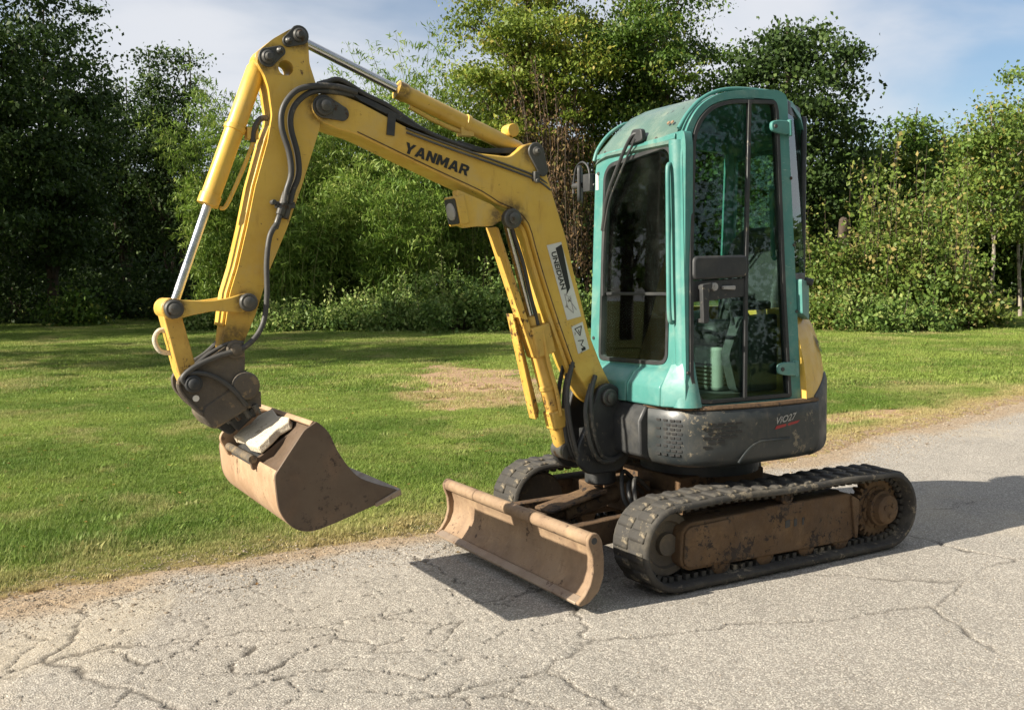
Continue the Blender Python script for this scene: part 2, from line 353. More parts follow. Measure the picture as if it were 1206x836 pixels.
def road_mat():
    m, t, p = newmat('weathered_asphalt'); co = N(t, 'ShaderNodeTexCoord').outputs['Object']
    v = N(t, 'ShaderNodeTexVoronoi'); v.inputs['Scale'].default_value = 125; t.links.new(co, v.inputs['Vector'])
    sv = N(t, 'ShaderNodeSeparateColor'); t.links.new(v.outputs['Color'], sv.inputs[0])
    st = mixc(t, ramp(t, sv.outputs[0], .1, .95), lin(118, 113, 105), lin(208, 202, 190))
    st = mixc(t, ramp(t, sv.outputs[1], .86, .95), st, lin(236, 228, 212))
    st = mixc(t, ramp(t, v.outputs['Distance'], .42, .72), st, lin(104, 97, 88))
    big = mixc(t, ramp(t, noise(t, co, 1.1, 7, .65), .35, .68), lin(172, 166, 156), lin(152, 147, 138))
    c = mixc(t, .46, big, st)
    c = mixc(t, ramp(t, noise(t, co, 260, 3, .7), .52, .70, 0, .6), c, lin(104, 97, 88))
    c = mixc(t, ramp(t, noise(t, co, .45, 6, .6, .5), .54, .70, 0, .35), c, lin(192, 178, 152))
    c = mixc(t, mul(t, attr(t, 'crack').outputs['Fac'], .74), c, lin(52, 46, 39))
    c = mixc(t, attr(t, 'sand').outputs['Fac'], c, mixc(t, ramp(t, noise(t, co, 40, 6, .7), .35, .65), lin(172, 150, 120), lin(140, 118, 92)))
    t.links.new(c, p.inputs['Base Color']); p.inputs['Roughness'].default_value = .9; p.inputs['Specular IOR Level'].default_value = .2
    nb = bump(t, v.outputs['Distance'], .7, -.004); nb = bump(t, noise(t, co, 150, 6, .75), .8, .006, nb); nb = bump(t, noise(t, co, 30, 4, .6), .5, .012, nb)
    t.links.new(nb, p.inputs['Normal']); return m
xs = axis([(-150, -30, 40), (-30, -8, 80), (-8, -2.0, 120), (-2.0, 4.4, 510), (4.4, 9, 60), (9, 150, 40)])
def road_grid():
    vs = axis([(-.75, 3.75, 370), (3.75, 7.6, 40)])            # distance across the road from its far edge
    X, T = np.meshgrid(xs, vs, indexing='xy'); return X, edge(X) + T
X, Y = road_grid(); Z = road_z(X, Y); n_, m_ = X.shape
i_ = np.arange(n_ * m_).reshape(n_, m_)
me = quads('road', np.stack([X, Y, Z], -1).reshape(-1, 3), np.stack([i_[:-1, :-1], i_[:-1, 1:], i_[1:, 1:], i_[1:, :-1]], -1).reshape(-1, 4))
for k, fv in (('crack', crack_field(X, Y)[0]), ('sand', .8 * sst(-.26, .04, lawn_d(X, Y) + .30 * fbm(X, Y, 2.2, 4, 91)))):
    a = me.attributes.new(k, 'FLOAT', 'POINT'); a.data.foreach_set('value', fv.astype(np.float32).ravel())
me.materials.append(road_mat()); me.shade_smooth()
road = bpy.data.objects.new('road', me); COL.objects.link(road); tag(road, kind='structure')

# ------------------------------------------------------------------ grass (nobody could count it: instanced tufts)
def blade_mat(name, tintname, green, green2, straw):
    m, t, p = newmat(name)
    a = attr(t, 'tint', 'INSTANCER').outputs['Fac']; b = attr(t, 'var', 'INSTANCER').outputs['Fac']
    c = mixc(t, a, mixc(t, b, green, green2), straw)
    t.links.new(c, p.inputs['Base Color']); p.inputs['Roughness'].default_value = .6; p.inputs['Specular IOR Level'].default_value = .25
    tl = N(t, 'ShaderNodeBsdfTranslucent'); t.links.new(c, tl.inputs[0]); ms = N(t, 'ShaderNodeMixShader'); ms.inputs[0].default_value = .35
    out = t.nodes['Material Output']; t.links.new(p.outputs[0], ms.inputs[1]); t.links.new(tl.outputs[0], ms.inputs[2]); t.links.new(ms.outputs[0], out.inputs[0])
    return m
GRASS = blade_mat('grass_blades', 'tint', lin(94, 121, 45), lin(138, 156, 72), lin(180, 166, 116))
def tuft(seed, nb, rad, h, w, lean):
    r = np.random.default_rng(seed); V = []; F = []
    for i in range(nb):
        a = r.uniform(0, 6.283); q = rad * math.sqrt(r.uniform()); bx, by = q * math.cos(a), q * math.sin(a)
        la = r.uniform(0, 6.283); L = h * r.uniform(.5, 1.15); le = lean * r.uniform(.3, 1.3); ww = w * r.uniform(.7, 1.2)
        px, py = -math.sin(la) * ww / 2, math.cos(la) * ww / 2; k = len(V)
        for tt, s in ((0, 1), (.55, .8)):
            ox, oy, oz = math.cos(la) * L * le * tt * tt, math.sin(la) * L * le * tt * tt, L * tt * (1 - .25 * le * tt)
            V += [(bx + ox + px * s, by + oy + py * s, oz - .006), (bx + ox - px * s, by + oy - py * s, oz - .006)]
        V.append((bx + math.cos(la) * L * le, by + math.sin(la) * L * le, L * (1 - .3 * le)))
        F += [(k, k + 1, k + 3, k + 2), (k + 2, k + 3, k + 4)]
    return V, F
def hidden_collection(name, items, mat):
    c = bpy.data.collections.new(name)
    for j, (V, F) in enumerate(items):
        me = bpy.data.meshes.new(name); me.from_pydata(V, [], F); me.materials.append(mat); c.objects.link(bpy.data.objects.new(name, me))
    return c
def scatter(name, P, rot, scl, attrs, coll, label, cat):
    me = bpy.data.meshes.new(name); me.vertices.add(len(P)); me.vertices.foreach_set('co', P.astype(np.float32).ravel())
    for k, v in {'rotz': rot, 'scl': scl, **attrs}.items():
        a = me.attributes.new(k, 'FLOAT', 'POINT'); a.data.foreach_set('value', v.astype(np.float32))
    o = bpy.data.objects.new(name, me); COL.objects.link(o)
    g = bpy.data.node_groups.new(name, 'GeometryNodeTree'); g.interface.new_socket('Geometry', in_out='INPUT', socket_type='NodeSocketGeometry'); g.interface.new_socket('Geometry', in_out='OUTPUT', socket_type='NodeSocketGeometry')
    gi, go = N(g, 'NodeGroupInput'), N(g, 'NodeGroupOutput'); ip = N(g, 'GeometryNodeInstanceOnPoints'); ci = N(g, 'GeometryNodeCollectionInfo')
    ci.inputs['Collection'].default_value = coll; ci.inputs['Separate Children'].default_value = True; ci.inputs['Reset Children'].default_value = True
    mpn = N(g, 'GeometryNodeMeshToPoints'); g.links.new(gi.outputs[0], mpn.inputs[0]); g.links.new(mpn.outputs[0], ip.inputs['Points'])
    g.links.new(ci.outputs[0], ip.inputs['Instance']); ip.inputs['Pick Instance'].default_value = True
    na = N(g, 'GeometryNodeInputNamedAttribute', data_type='FLOAT'); na.inputs[0].default_value = 'rotz'; cx = N(g, 'ShaderNodeCombineXYZ'); g.links.new(na.outputs[0], cx.inputs[2]); g.links.new(cx.outputs[0], ip.inputs['Rotation'])
    nb = N(g, 'GeometryNodeInputNamedAttribute', data_type='FLOAT'); nb.inputs[0].default_value = 'scl'; g.links.new(nb.outputs[0], ip.inputs['Scale'])
    g.links.new(ip.outputs[0], go.inputs[0])
    md = o.modifiers.new('scatter', 'NODES'); md.node_group = g
    tag(o, label, cat, kind='stuff'); return o
FW2 = np.array([fw.x, fw.y]) / math.hypot(fw.x, fw.y); RT2 = np.array([FW2[1], -FW2[0]])
def field_points(n, d0, d1, pw=1.0, spread=.62):
    u = RNG.uniform(0, 1, n); D = (d0 ** 2 + (d1 ** 2 - d0 ** 2) * u) ** .5; s = RNG.uniform(-spread, spread, n) * D
    return CAM_C.x + FW2[0] * D + RT2[0] * s, CAM_C.y + FW2[1] * D + RT2[1] * s, D
def grass_layer(name, n, d0, d1, coll, s0, s1, label):
    x, y, D = field_points(n, d0, d1); d = lawn_d(x, y); b = bare(x, y)
    k = (d > .02) & (RNG.uniform(0, 1, n) > b * .86) & ((y < 0) | (y > edge(x) + 5))
    x, y, D, d, b = x[k], y[k], D[k], d[k], b[k]
    dry = np.clip(.04 + .85 * (1 - sst(.1, .95, d)) + .8 * b + .45 * sst(.06, .55, fbm(x, y, .75, 4, 101)) + .4 * sst(.1, .5, fbm(x, y, 2.6, 3, 103)) - .08 + RNG.normal(0, .14, len(x)), 0, 1)
    var = np.clip(.5 + fbm(x, y, .8, 4, 107) * 1.3 + RNG.normal(0, .2, len(x)), 0, 1)
    scl = RNG.uniform(s0, s1, len(x)) * (.45 + .55 * sst(.0, .7, d)) * (.85 + .5 * fbm(x, y, 1.7, 3, 109))
    return scatter(name, np.stack([x, y, lawn_z(x, y)], -1), RNG.uniform(0, 6.283, len(x)), scl, {'tint': dry, 'var': var}, coll, label, 'grass')
near_t = hidden_collection('grass_tuft', [tuft(s, 34, .075, .048, .0046, .8) for s in range(5)] + [tuft(90, 12, .05, .03, .013, 1.0), tuft(91, 14, .05, .035, .011, 1.1)], GRASS)
far_t = hidden_collection('far_grass_tuft', [tuft(20 + s, 40, .20, .055, .010, .85) for s in range(4)], GRASS)
grass_layer('mown_grass', 85000, 4.6, 13.5, near_t, .75, 1.25, 'short mown green lawn grass in the foreground beside the road')
grass_layer('distant_grass', 80000, 13.0, 50, far_t, .8, 1.3, 'mown lawn grass running back to the trees and hedge')
weed_t = hidden_collection('lawn_weed', [tuft(300 + s, 16, .06, .045, .020, 1.25) for s in range(4)], GRASS)
grass_layer('lawn_weeds', 5200, 4.6, 15, weed_t, .6, 1.5, 'broad leaved weeds and clover scattered through the lawn')
def dead_leaf(seed):
    r = random.Random(seed); a = r.uniform(.25, .6); return [(-1, 0, .1), (-.2, .55, .3 * a), (1, .1, .25), (-.1, -.5, .5 * a), (.1, 0, .0)], [(0, 4, 1), (1, 4, 2), (2, 4, 3), (3, 4, 0)]
LEAFL = blade_mat('fallen_leaf', 'tint', lin(150, 128, 60), lin(176, 142, 70), lin(116, 82, 50))
dl = hidden_collection('dead_leaf', [dead_leaf(s) for s in range(4)], LEAFL)
x, y, D = field_points(5200, 4.2, 24); d = lawn_d(x, y); k = (d > -.5) & (RNG.uniform(0, 1, len(x)) < np.where(d > 0, .55, .10)); x, y, d = x[k], y[k], d[k]
scatter('fallen_leaves', np.stack([x, y, np.where(d > .15, lawn_z(x, y) + .025, np.maximum(lawn_z(x, y), road_z(x, y)) + .003)], -1), RNG.uniform(0, 6.28, len(x)), RNG.uniform(.010, .026, len(x)), {'tint': RNG.uniform(0, 1, len(x)), 'var': RNG.uniform(0, 1, len(x))}, dl, 'small dry fallen leaves lying on lawn and road edge', 'leaves')
# pebbles and grit along the road edge
def pebble(seed):
    bm = bmesh.new(); bmesh.ops.create_icosphere(bm, subdivisions=1, radius=1); r = random.Random(seed)
    for v in bm.verts: v.co *= r.uniform(.65, 1.15); v.co.z *= .6
    V = [tuple(v.co) for v in bm.verts]; F = [tuple(q.index for q in f.verts) for f in bm.faces]; bm.free(); return V, F
mg, t, p = newmat('verge_grit'); c = mixc(t, attr(t, 'tint', 'INSTANCER').outputs['Fac'], lin(100, 88, 72), lin(166, 154, 136)); t.links.new(c, p.inputs['Base Color']); p.inputs['Roughness'].default_value = .9
pb = hidden_collection('pebble', [pebble(s) for s in range(4)], mg)
n = 30000; x = RNG.uniform(-8, 5, n); y = edge(x) + RNG.normal(.0, .28, n); d = lawn_d(x, y)
k = (d < .45) & (d > -.7); x, y, d = x[k], y[k], d[k]
z = np.maximum(lawn_z(x, y), np.where(lawn_d(x, y) < .3, road_z(x, y), -1))
scatter('verge_gravel', np.stack([x, y, z + .001], -1), RNG.uniform(0, 6.28, len(x)), RNG.uniform(.002, .006, len(x)) * (1 + 1.5 * (RNG.uniform(0, 1, len(x)) > .97)), {'tint': RNG.uniform(0, 1, len(x))}, pb, 'loose grit and small stones along the grassy road edge', 'gravel')
n = 2600; x = RNG.uniform(-3, 4.2, n); y = edge(x) + RNG.uniform(.3, 4.2, n)
scatter('road_grit', np.stack([x, y, road_z(x, y) + .001], -1), RNG.uniform(0, 6.28, n), RNG.uniform(.0015, .0045, n), {'tint': RNG.uniform(.1, .9, n)}, pb, 'scattered grit lying on the cracked asphalt', 'gravel')
# ------------------------------------------------------------------ the excavator (x forward, +y its left side with the door)
EXC = empty('mini_excavator'); tag(EXC, 'yellow and turquoise mini excavator with cab, dozer blade and grading bucket on the road', 'excavator')
def part(name, mb, mat, parent=EXC, bevel=.004, seg=2, label=None, ang=38):
    o = obj(name, mb, mat, parent, bevel, seg, ang)
    if label: o['label'] = label
    return o
def pin(x, z, y0, y1, r, parent, mat=STEEL, name='pin'):
    s = 1 if y1 > y0 else -1
    mb = MB().lathe((x, y0, z), (0, s, 0), [(0, r), (abs(y1 - y0) - .006, r), (abs(y1 - y0), r - .006), (abs(y1 - y0) + .0005, r * .62), (abs(y1 - y0) + .012, r * .58), (abs(y1 - y0) + .016, r * .42)], 24)
    return part(name, mb, mat, parent, 0)
# ---- tracks
AX, AZ, RB = .752, .228, .216
def track_path(n_arc=18, n_str=22):
    P = []
    for i in range(n_str): t = i / n_str; P.append((AX - 2 * AX * t, AZ + RB + .012 * math.sin(math.pi * t * 2) ** 2 * (1 if t < .5 else .6)))
    for i in range(n_arc): a = math.pi / 2 + math.pi * i / n_arc; P.append((-AX + RB * math.cos(a), AZ + RB * math.sin(a)))
    for i in range(n_str): t = i / n_str; P.append((-AX + 2 * AX * t, AZ - RB))
    for i in range(n_arc): a = -math.pi / 2 + math.pi * i / n_arc; P.append((AX + RB * math.cos(a), AZ + RB * math.sin(a)))
    return P
PATH = track_path()
_seg = [math.dist(PATH[i], PATH[(i + 1) % len(PATH)]) for i in range(len(PATH))]; PER = sum(_seg)
def on_path(s):
    s %= PER
    for i, l in enumerate(_seg):
        if s <= l:
            a, b = Vector(PATH[i]), Vector(PATH[(i + 1) % len(PATH)]); p = a.lerp(b, s / l); d = (b - a).normalized(); return p, d
        s -= l
    return Vector(PATH[0]), Vector((1, 0))
NL = 42; PITCH = PER / NL
lug_me = None
for side in (1, -1):
    yo, yi = side * .750, side * .482; ym = (yo + yi) / 2
    mb = MB(); n = len(PATH); rows = []
    for k in range(n):
        a, b = Vector(PATH[k - 1]), Vector(PATH[(k + 1) % n]); d = (b - a).normalized(); nn = Vector((d.y, -d.x))  # inward
        if nn.dot(Vector((0, AZ)) - Vector((0, PATH[k][1]))) < 0 and abs(PATH[k][0]) < AX: nn = -nn
        if abs(PATH[k][0]) >= AX:
            c = Vector((math.copysign(AX, PATH[k][0]), AZ)); nn = (c - Vector(PATH[k])).normalized()
        p = Vector(PATH[k]); q = p + nn * .034; p2 = p + nn * .010; q2 = p + nn * .026
        rows.append([(p.x, yi + side * .008, p.y), (p.x, yo - side * .010, p.y), (p2.x, yo, p2.y), (q2.x, yo, q2.y), (q.x, yo - side * .012, q.y), (q.x, yi + side * .012, q.y), (q2.x, yi, q2.y), (p2.x, yi, p2.y)])
    mb.rows(rows + [rows[0]], closed=True)
    tr = part('track', mb, RUB, bevel=0, ang=50)
    for j in range(NL):
        for c in (0, 1):
            p, d = on_path((j + .5 * c) * PITCH); out = Vector((-d.y, d.x))
            ctr = Vector((0, AZ)) if abs(p.x) < AX else Vector((math.copysign(AX, p.x), AZ))
            if abs(p.x) < AX: ctr.x = p.x
            if out.dot(p - ctr) < 0: out = -out
            if lug_me is None:
                lm = MB(); L, Wd, H = .066, .116, .012
                lm.add([(-L / 2, -Wd / 2, -.003), (L / 2, -Wd / 2, -.003), (L / 2, Wd / 2, -.003), (-L / 2, Wd / 2, -.003), (-L * .3, -Wd * .45, H), (L * .3, -Wd * .45, H), (L * .3, Wd * .45, H), (-L * .3, Wd * .45, H)],
                       [(3, 2, 1, 0), (4, 5, 6, 7), (0, 1, 5, 4), (1, 2, 6, 5), (2, 3, 7, 6), (3, 0, 4, 7)])
                lo = obj('lug', lm, RUB, tr, .005, 1); lug_me = lo.data
            else:
                lo = bpy.data.objects.new('lug', lug_me); COL.objects.link(lo); lo.parent = tr
                b_ = lo.modifiers.new('bevel', 'BEVEL'); b_.width = .005; b_.segments = 1
            X3, Z3 = Vector((d.x, 0, d.y)), Vector((out.x, 0, out.y)); Y3 = Z3.cross(X3)
            Mx = Matrix((X3, Y3, Z3)).transposed().to_4x4(); Mx.translation = (p.x, ym + side * (.060 if c else -.060), p.y); lo.matrix_world = Mx
    gm = MB()
    for j in range(NL * 2):
        p, d = on_path(j * PITCH / 2); ctr = Vector((max(-AX, min(AX, p.x)), AZ)); o_ = (ctr - p).normalized()
        X3, Z3 = Vector((d.x, 0, d.y)), Vector((o_.x, 0, o_.y)); Y3 = Z3.cross(X3); Mx = Matrix((X3, Y3, Z3)).transposed()
        for q in (-.05, .05): gm.box(Vector((p.x, ym + q, p.y)) + Z3 * .046, (.026, .030, .030), Mx)
    tag(part('guide_teeth', gm, RUB, tr, 0), kind='stuff')
    # frame, rollers, sprocket, idler
    F = [(.66, .335), (.705, .30), (.715, .135), (.67, .095), (-.47, .085), (-.53, .12), (-.545, .30), (-.47, .352), (.10, .352), (.30, .338)]
    tf = part('track_frame', MB().prism(rnd(F, .03), side * .545, side * .700), FRM, bevel=.008)
    part('guard_plate', MB().prism(rnd([(.40, .325), (.66, .315), (.69, .29), (.70, .14), (.665, .11), (.30, .112)], .02), side * .7005, side * .712), FRM, tf)
    part('step_plate', MB().prism(rnd([(-.47, .34), (-.50, .10), (-.52, .10), (-.53, .31)], .01), side * .7005, side * .715), FRM, tf)
    for sx_, w_ in ((-.02, .035), (-.07, .022), (-.12, .012)): part('dark_slot_bar', MB().prism(rnd([(sx_ + w_, .26), (sx_, .265), (sx_, .225), (sx_ + w_, .22)], .008), side * .7004, side * .7025), BLK, tf, 0)  # thin black patches on the frame, coloured like shaded openings
    for rx in (.44, .14, -.16, -.42):
        part('roller', MB().lathe((rx, side * .50, .105), (0, side, 0), [(0, .05), (.02, .064), (.08, .064), (.085, .05), (.13, .05), (.135, .064), (.185, .064), (.192, .045)], 24), FRM, bevel=0)
    part('carrier_roller', MB().lathe((.0, side * .53, .385), (0, side, 0), [(0, .03), (.10, .034), (.11, .040), (.17, .040), (.178, .030), (.182, .030), (.182, .018), (.176, .016)], 20), FRM, bevel=0)
    tooth = []
    for j in range(26):
        a = 2 * math.pi * j / 26
        for da, rr in ((-.07, .150), (-.035, .178), (.035, .178), (.07, .150)): tooth.append((-AX + rr * math.cos(a + da), AZ + rr * math.sin(a + da)))
    sp = part('sprocket', MB().prism(tooth, side * .59, side * .645), FRM, bevel=0)
    part('drive_motor', MB().lathe((-AX, side * .60, AZ), (0, side, 0), [(0, .12), (.05, .12), (.055, .10), (.085, .098), (.09, .085), (.125, .080), (.132, .070), (.134, .05)], 28), FRM, sp, 0)
    bl = MB()
    for j in range(9): a = 2 * math.pi * j / 9; bl.cyl((-AX + .108 * math.cos(a), side * .645, AZ + .108 * math.sin(a)), (-AX + .108 * math.cos(a), side * .66, AZ + .108 * math.sin(a)), .011, n=6)
    for j in range(3): a = 2 * math.pi * j / 3 + .4; bl.cyl((-AX + .035 * math.cos(a), side * .73, AZ + .035 * math.sin(a)), (-AX + .035 * math.cos(a), side * .741, AZ + .035 * math.sin(a)), .014, n=6)
    tag(part('bolts', bl, FRM, sp, 0), kind='stuff')
    part('idler', MB().lathe((AX, side * .535, AZ), (0, side, 0), [(0, .09), (.01, .155), (.03, .155), (.035, .168), (.085, .168), (.09, .155), (.11, .155), (.112, .12), (.095, .11), (.095, .06), (.12, .055)], 32), COUP, bevel=0)
# ---- centre frame, slew ring
mb = MB().box((-.02, 0, .30), (.86, .80, .13)).box((.05, 0, .40), (.62, .52, .10))
for s in (1, -1):
    for ex in (.46, -.46): mb.slab([[(-.07, -.05), (.07, -.05), (.07, .05), (-.07, .05)]], lambda a, b, d, s=s, ex=ex: (ex + a - .10 * d * (1 if ex > 0 else -1) * 0, s * (.30 + .28 * d), .29 + b), 0, 1)
part('centre_frame', mb, FRM, bevel=.01)
part('slew_ring', MB().lathe((0, 0, .44), (0, 0, 1), [(0, .34), (.05, .34), (.055, .36), (.115, .36), (.12, .33), (.14, .33)], 48), BLK, bevel=0)
# hoses and lamp bracket in the gloom under the house
hm = MB()
for dz, dy in ((0, 0), (.03, .05), (.05, -.06)): hm.tube([(.50, .12 + dy, .36 + dz), (.62, .16 + dy, .44 + dz), (.66, .22 + dy, .36), (.60, .24 + dy, .28), (.48, .2 + dy, .30)], .012)
part('undercarriage_hose', hm, HOSE, bevel=0)
part('front_clevis', MB().box((.52, .0, .34), (.16, .22, .16)).cyl((.56, -.13, .37), (.56, .13, .37), .035, n=18), FRM, bevel=.008)
# ---- dozer blade
FP = [(1.345, .062), (1.300, .085), (1.262, .130), (1.240, .185), (1.236, .245), (1.250, .300), (1.275, .340)]
BP = [(1.262, .350), (1.232, .31), (1.214, .25), (1.216, .18), (1.238, .12), (1.280, .065), (1.335, .045)]
blade = part('dozer_blade', MB().prism(FP + BP, -.735, .735), RUST, bevel=.004)
for y0, y1 in ((-.735, -.385), (-.379, .225), (.231, .733)):
    part('top_pipe', MB().cyl((1.262, y0, .343), (1.262, y1, .343), .033, n=22, ch=.004), RUST, blade, 0)
WP = [(1.356, .064), (1.318, .094), (1.287, .14), (1.270, .20), (1.274, .27), (1.296, .325), (1.298, .352), (1.275, .380), (1.240, .376), (1.218, .34), (1.206, .25), (1.210, .17), (1.236, .105), (1.29, .060), (1.338, .048)]
for s in (-1, 1):
    part('end_plate', MB().slab([rnd(WP, .012)], XZ, s * .733, s * .757), RUST, blade, bevel=.005)
    part('dark_hole_disc', MB().lathe((1.262, s * .7571, .343), (0, s, 0), [(0, .016), (.0012, .015)], 14), BLK, blade, 0)  # flat black disc; the hole's inner shade is only its colour
part('cutting_edge', MB().prism([(1.315, .086), (1.354, .066), (1.353, .054), (1.337, .052), (1.300, .075)], -.732, .732), EDGE, blade, bevel=.003)
def beam(p0, p1, w, h, h1=None):
    p0, p1 = Vector(p0), Vector(p1); d = (p1 - p0).normalized(); sd = Vector((-d.y, d.x, 0)).normalized(); u = d.cross(sd); u = u if u.z > 0 else -u; h1 = h1 or h
    V = [p + sd * a * w / 2 + u * b * hh / 2 for p, hh in ((p0, h), (p1, h1)) for a, b in ((-1, -1), (1, -1), (1, 1), (-1, 1))]
    return MB().add(V, [(0, 1, 2, 3), (7, 6, 5, 4), (0, 4, 5, 1), (1, 5, 6, 2), (2, 6, 7, 3), (3, 7, 4, 0)])
for s in (-1, 1): part('blade_arm', beam((1.225, s * .31, .225), (.42, s * .26, .25), .06, .13), FRM, bevel=.006)
part('blade_cross_member', MB().box((1.02, 0, .22), (.06, .62, .09)), FRM, bevel=.006)
part('blade_cylinder', MB().cyl((1.16, 0, .25), (.93, 0, .285), .026).cyl((.95, 0, .282), (.58, 0, .355), .048, n=24, ch=.006), FRM, bevel=0)
part('cylinder_cover', MB().slab([rnd([(1.07, -.085), (1.09, -.05), (1.09, .05), (1.07, .085), (.70, .085), (.70, -.085)], .02)], lambda a, b, d: (a, b, .335 + (.98 - a) * .20 + d - 1.6 * b * b), 0, .014), FRM, bevel=.004)
# ---- upper body: plan outline helper
def arc(r, a0, a1, n, c=(0, 0)): return [(c[0] + r * math.cos(R_(a0 + (a1 - a0) * i / n)), c[1] + r * math.sin(R_(a0 + (a1 - a0) * i / n))) for i in range(n + 1)]
SK = [(.655, .33), (.640, .42), (.615, .515), (.575, .582), (.515, .627), (.43, .655), (.30, .676), (.15, .688), (0, .690), (-.14, .682), (-.26, .664)]
def skirt(pts, rows, thick=.02):
    def off(i, d):
        a, b = Vector(pts[max(i - 1, 0)]), Vector(pts[min(i + 1, len(pts) - 1)]); t = (b - a).normalized(); return Vector(pts[i]) + Vector((-t.y, t.x)) * d
    mb = MB(); outer = [[(*off(i, dd), z) for i in range(len(pts))] for z, dd in rows]; inner = [[(*off(i, dd - thick), z) for i in range(len(pts))] for z, dd in reversed(rows)]
    al = outer + inner; mb.rows(al + [al[0]])
    k = len(pts); m = len(al)
    mb.f.append(tuple(j * k for j in range(m))); mb.f.append(tuple(j * k + k - 1 for j in range(m - 1, -1, -1)))
    return mb
def outward(pts): return pts
SKr = list(reversed(SK))
skp = part('side_skirt', skirt(SKr, [(.872, -.012), (.862, 0), (.80, .004), (.66, .004), (.615, -.004), (.588, -.022), (.574, -.05)]), BLKG, bevel=0, ang=60)
part('skirt_trim', skirt(SKr, [(.890, -.016), (.889, -.004), (.876, .004), (.870, .002)]), FRM, bevel=0, label='dirty brown rim strip under the cab')
def on_skirt(s, z, o=.0):                    # s along x on the near side -> point and tangent
    for i in range(len(SK) - 1):
        a, b = Vector(SK[i]), Vector(SK[i + 1])
        if a.x >= s >= b.x:
            t = (a.x - s) / (a.x - b.x); p = a.lerp(b, t); d = (b - a).normalized(); nn = Vector((-d.y, d.x)); nn = -nn if nn.dot(p) < 0 else nn
            return Vector((p.x + nn.x * o, p.y + nn.y * o, z)), Vector((d.x, d.y, 0)), Vector((nn.x, nn.y, 0))
    return Vector((s, .69, z)), Vector((-1, 0, 0)), Vector((0, 1, 0))
def slit_block(xa, xb, z0, z1, nr, w, h, gap):
    mb = MB(); zs = [z0 + (z1 - z0) * i / (nr - 1) for i in range(nr)]
    for r, z in enumerate(zs):
        s = xa - (w + gap) / 2 * (r % 2); lim = xb + (.055 * max(0, (nr - 1 - r) - nr * .3) if xb < .5 else 0)
        while s - w > lim:
            p, d, nn = on_skirt(s - w / 2, z, .0042); mb.box(p, (w, .009, h), Matrix((d, nn, Vector((0, 0, 1)))).transposed()); 
            step = (w + gap) * max(.35, abs(d.x)); s -= step
    return mb
part('dark_slot_bars', slit_block(.515, .29, .640, .800, 8, .040, .0105, .011), INK, skp, 0)  # raised black bars; the shade inside the slots is their colour
part('front_dark_slot_bars', slit_block(.648, .578, .640, .815, 9, .024, .0105, .007), INK, skp, 0)  # same here: black bars painted as the shaded inside of slots
ar = []
for i in range(14):
    t = i / 13; s = .32 - .34 * t; z = .595 + .10 * (1 - (1 - min(t * 2.2, 1)) ** 2); p, d, nn = on_skirt(s, z, .006); ar.append(p)
part('wheel_arch_rib', MB().tube(ar, .006, 6, 2), BLKG, skp, 0)
pp, d_, n_v = on_skirt(.0, .80, .0045)
rb = MB()
def on_sk(a, b, d): 
    p, _, nn = on_skirt(a, b, d); return tuple(p)
rb.slab([[(.085, .748), (-.075, .768), (-.095, .782), (.075, .765)]], on_sk, .0045, .0065)
part('red_bar', rb, REDP, skp, 0)
FONTM = {}
def text_part(name, body, fn, h, mat, parent, shear=0., offset=.0, xscale=1., thick=.0015, d0=.0):
    cu = bpy.data.curves.new(name, 'FONT'); cu.body = body; cu.size = 1; cu.shear = shear; cu.offset = offset; cu.extrude = 0; cu.resolution_u = 3
    to = bpy.data.objects.new(name, cu); COL.objects.link(to); bpy.context.view_layer.update()
    me = bpy.data.meshes.new_from_object(to.evaluated_get(bpy.context.evaluated_depsgraph_get())); COL.objects.unlink(to); bpy.data.objects.remove(to)
    co = np.array([v.co[:] for v in me.vertices]); x0, x1 = co[:, 0].min(), co[:, 0].max(); y0, y1 = co[:, 1].min(), co[:, 1].max()
    mb = MB(); V = [fn((c[0] - x0) / (x1 - x0), (c[1] - y0) / (y1 - y0), d0 + thick) for c in co]
    mb.add(V, [tuple(p.vertices) for p in me.polygons]); bpy.data.meshes.remove(me)
    return part(name, mb, mat, parent, 0)
text_part('emblem_lettering', 'ViO27', lambda u, v, d: on_sk(.075 - .145 * u, .774 + .036 * v + .016 * u, d), .03, SILV, skp, shear=.35, offset=.02, d0=.005)
# lower dark frame in front of the cab, tray floor, body core
part('main_deck', MB().slab([arc(.68, 75, 285, 36) + [(.50, -.58), (.62, -.30), (.66, .0), (.62, .42), (.50, .58)]], lambda a, b, d: (a, b, d), .60, .88), BLK, bevel=.01)
part('front_bulkhead', MB().prism([(.62, .58), (.70, .62), (.705, .80), (.66, .88), (.56, .88), (.56, .58)], -.28, .36), BLK, bevel=.012)
cwp = arc(.708, 110, 262, 44)
def sweep_z(pts, f0, f1, rows, thick):
    mb = MB(); out = []
    for t, rr in rows:
        out.append([(p[0] * rr, p[1] * rr, f0(i / (len(pts) - 1)) * (1 - t) + f1(i / (len(pts) - 1)) * t) for i, p in enumerate(pts)])
    inn = [[(p[0] * (r2 - thick), p[1] * (r2 - thick), q[2]) for p, q in zip(pts, o_)] for o_, (t, r2) in zip(reversed(out), reversed(rows))]
    al = out + inn; mb.rows(al + [al[0]]); k = len(pts); m = len(al); mb.f.append(tuple(j * k for j in range(m))); mb.f.append(tuple(j * k + k - 1 for j in range(m - 1, -1, -1))); return mb
part('counterweight', sweep_z(cwp, lambda t: .575, lambda t: .90 + .10 * min(1, t * 9), [(0, .95), (.04, .985), (.12, 1.0), (.9, 1.0), (1, .985)], .10), BLK, bevel=.006, ang=55)
hdp = arc(.695, 103, 255, 40)
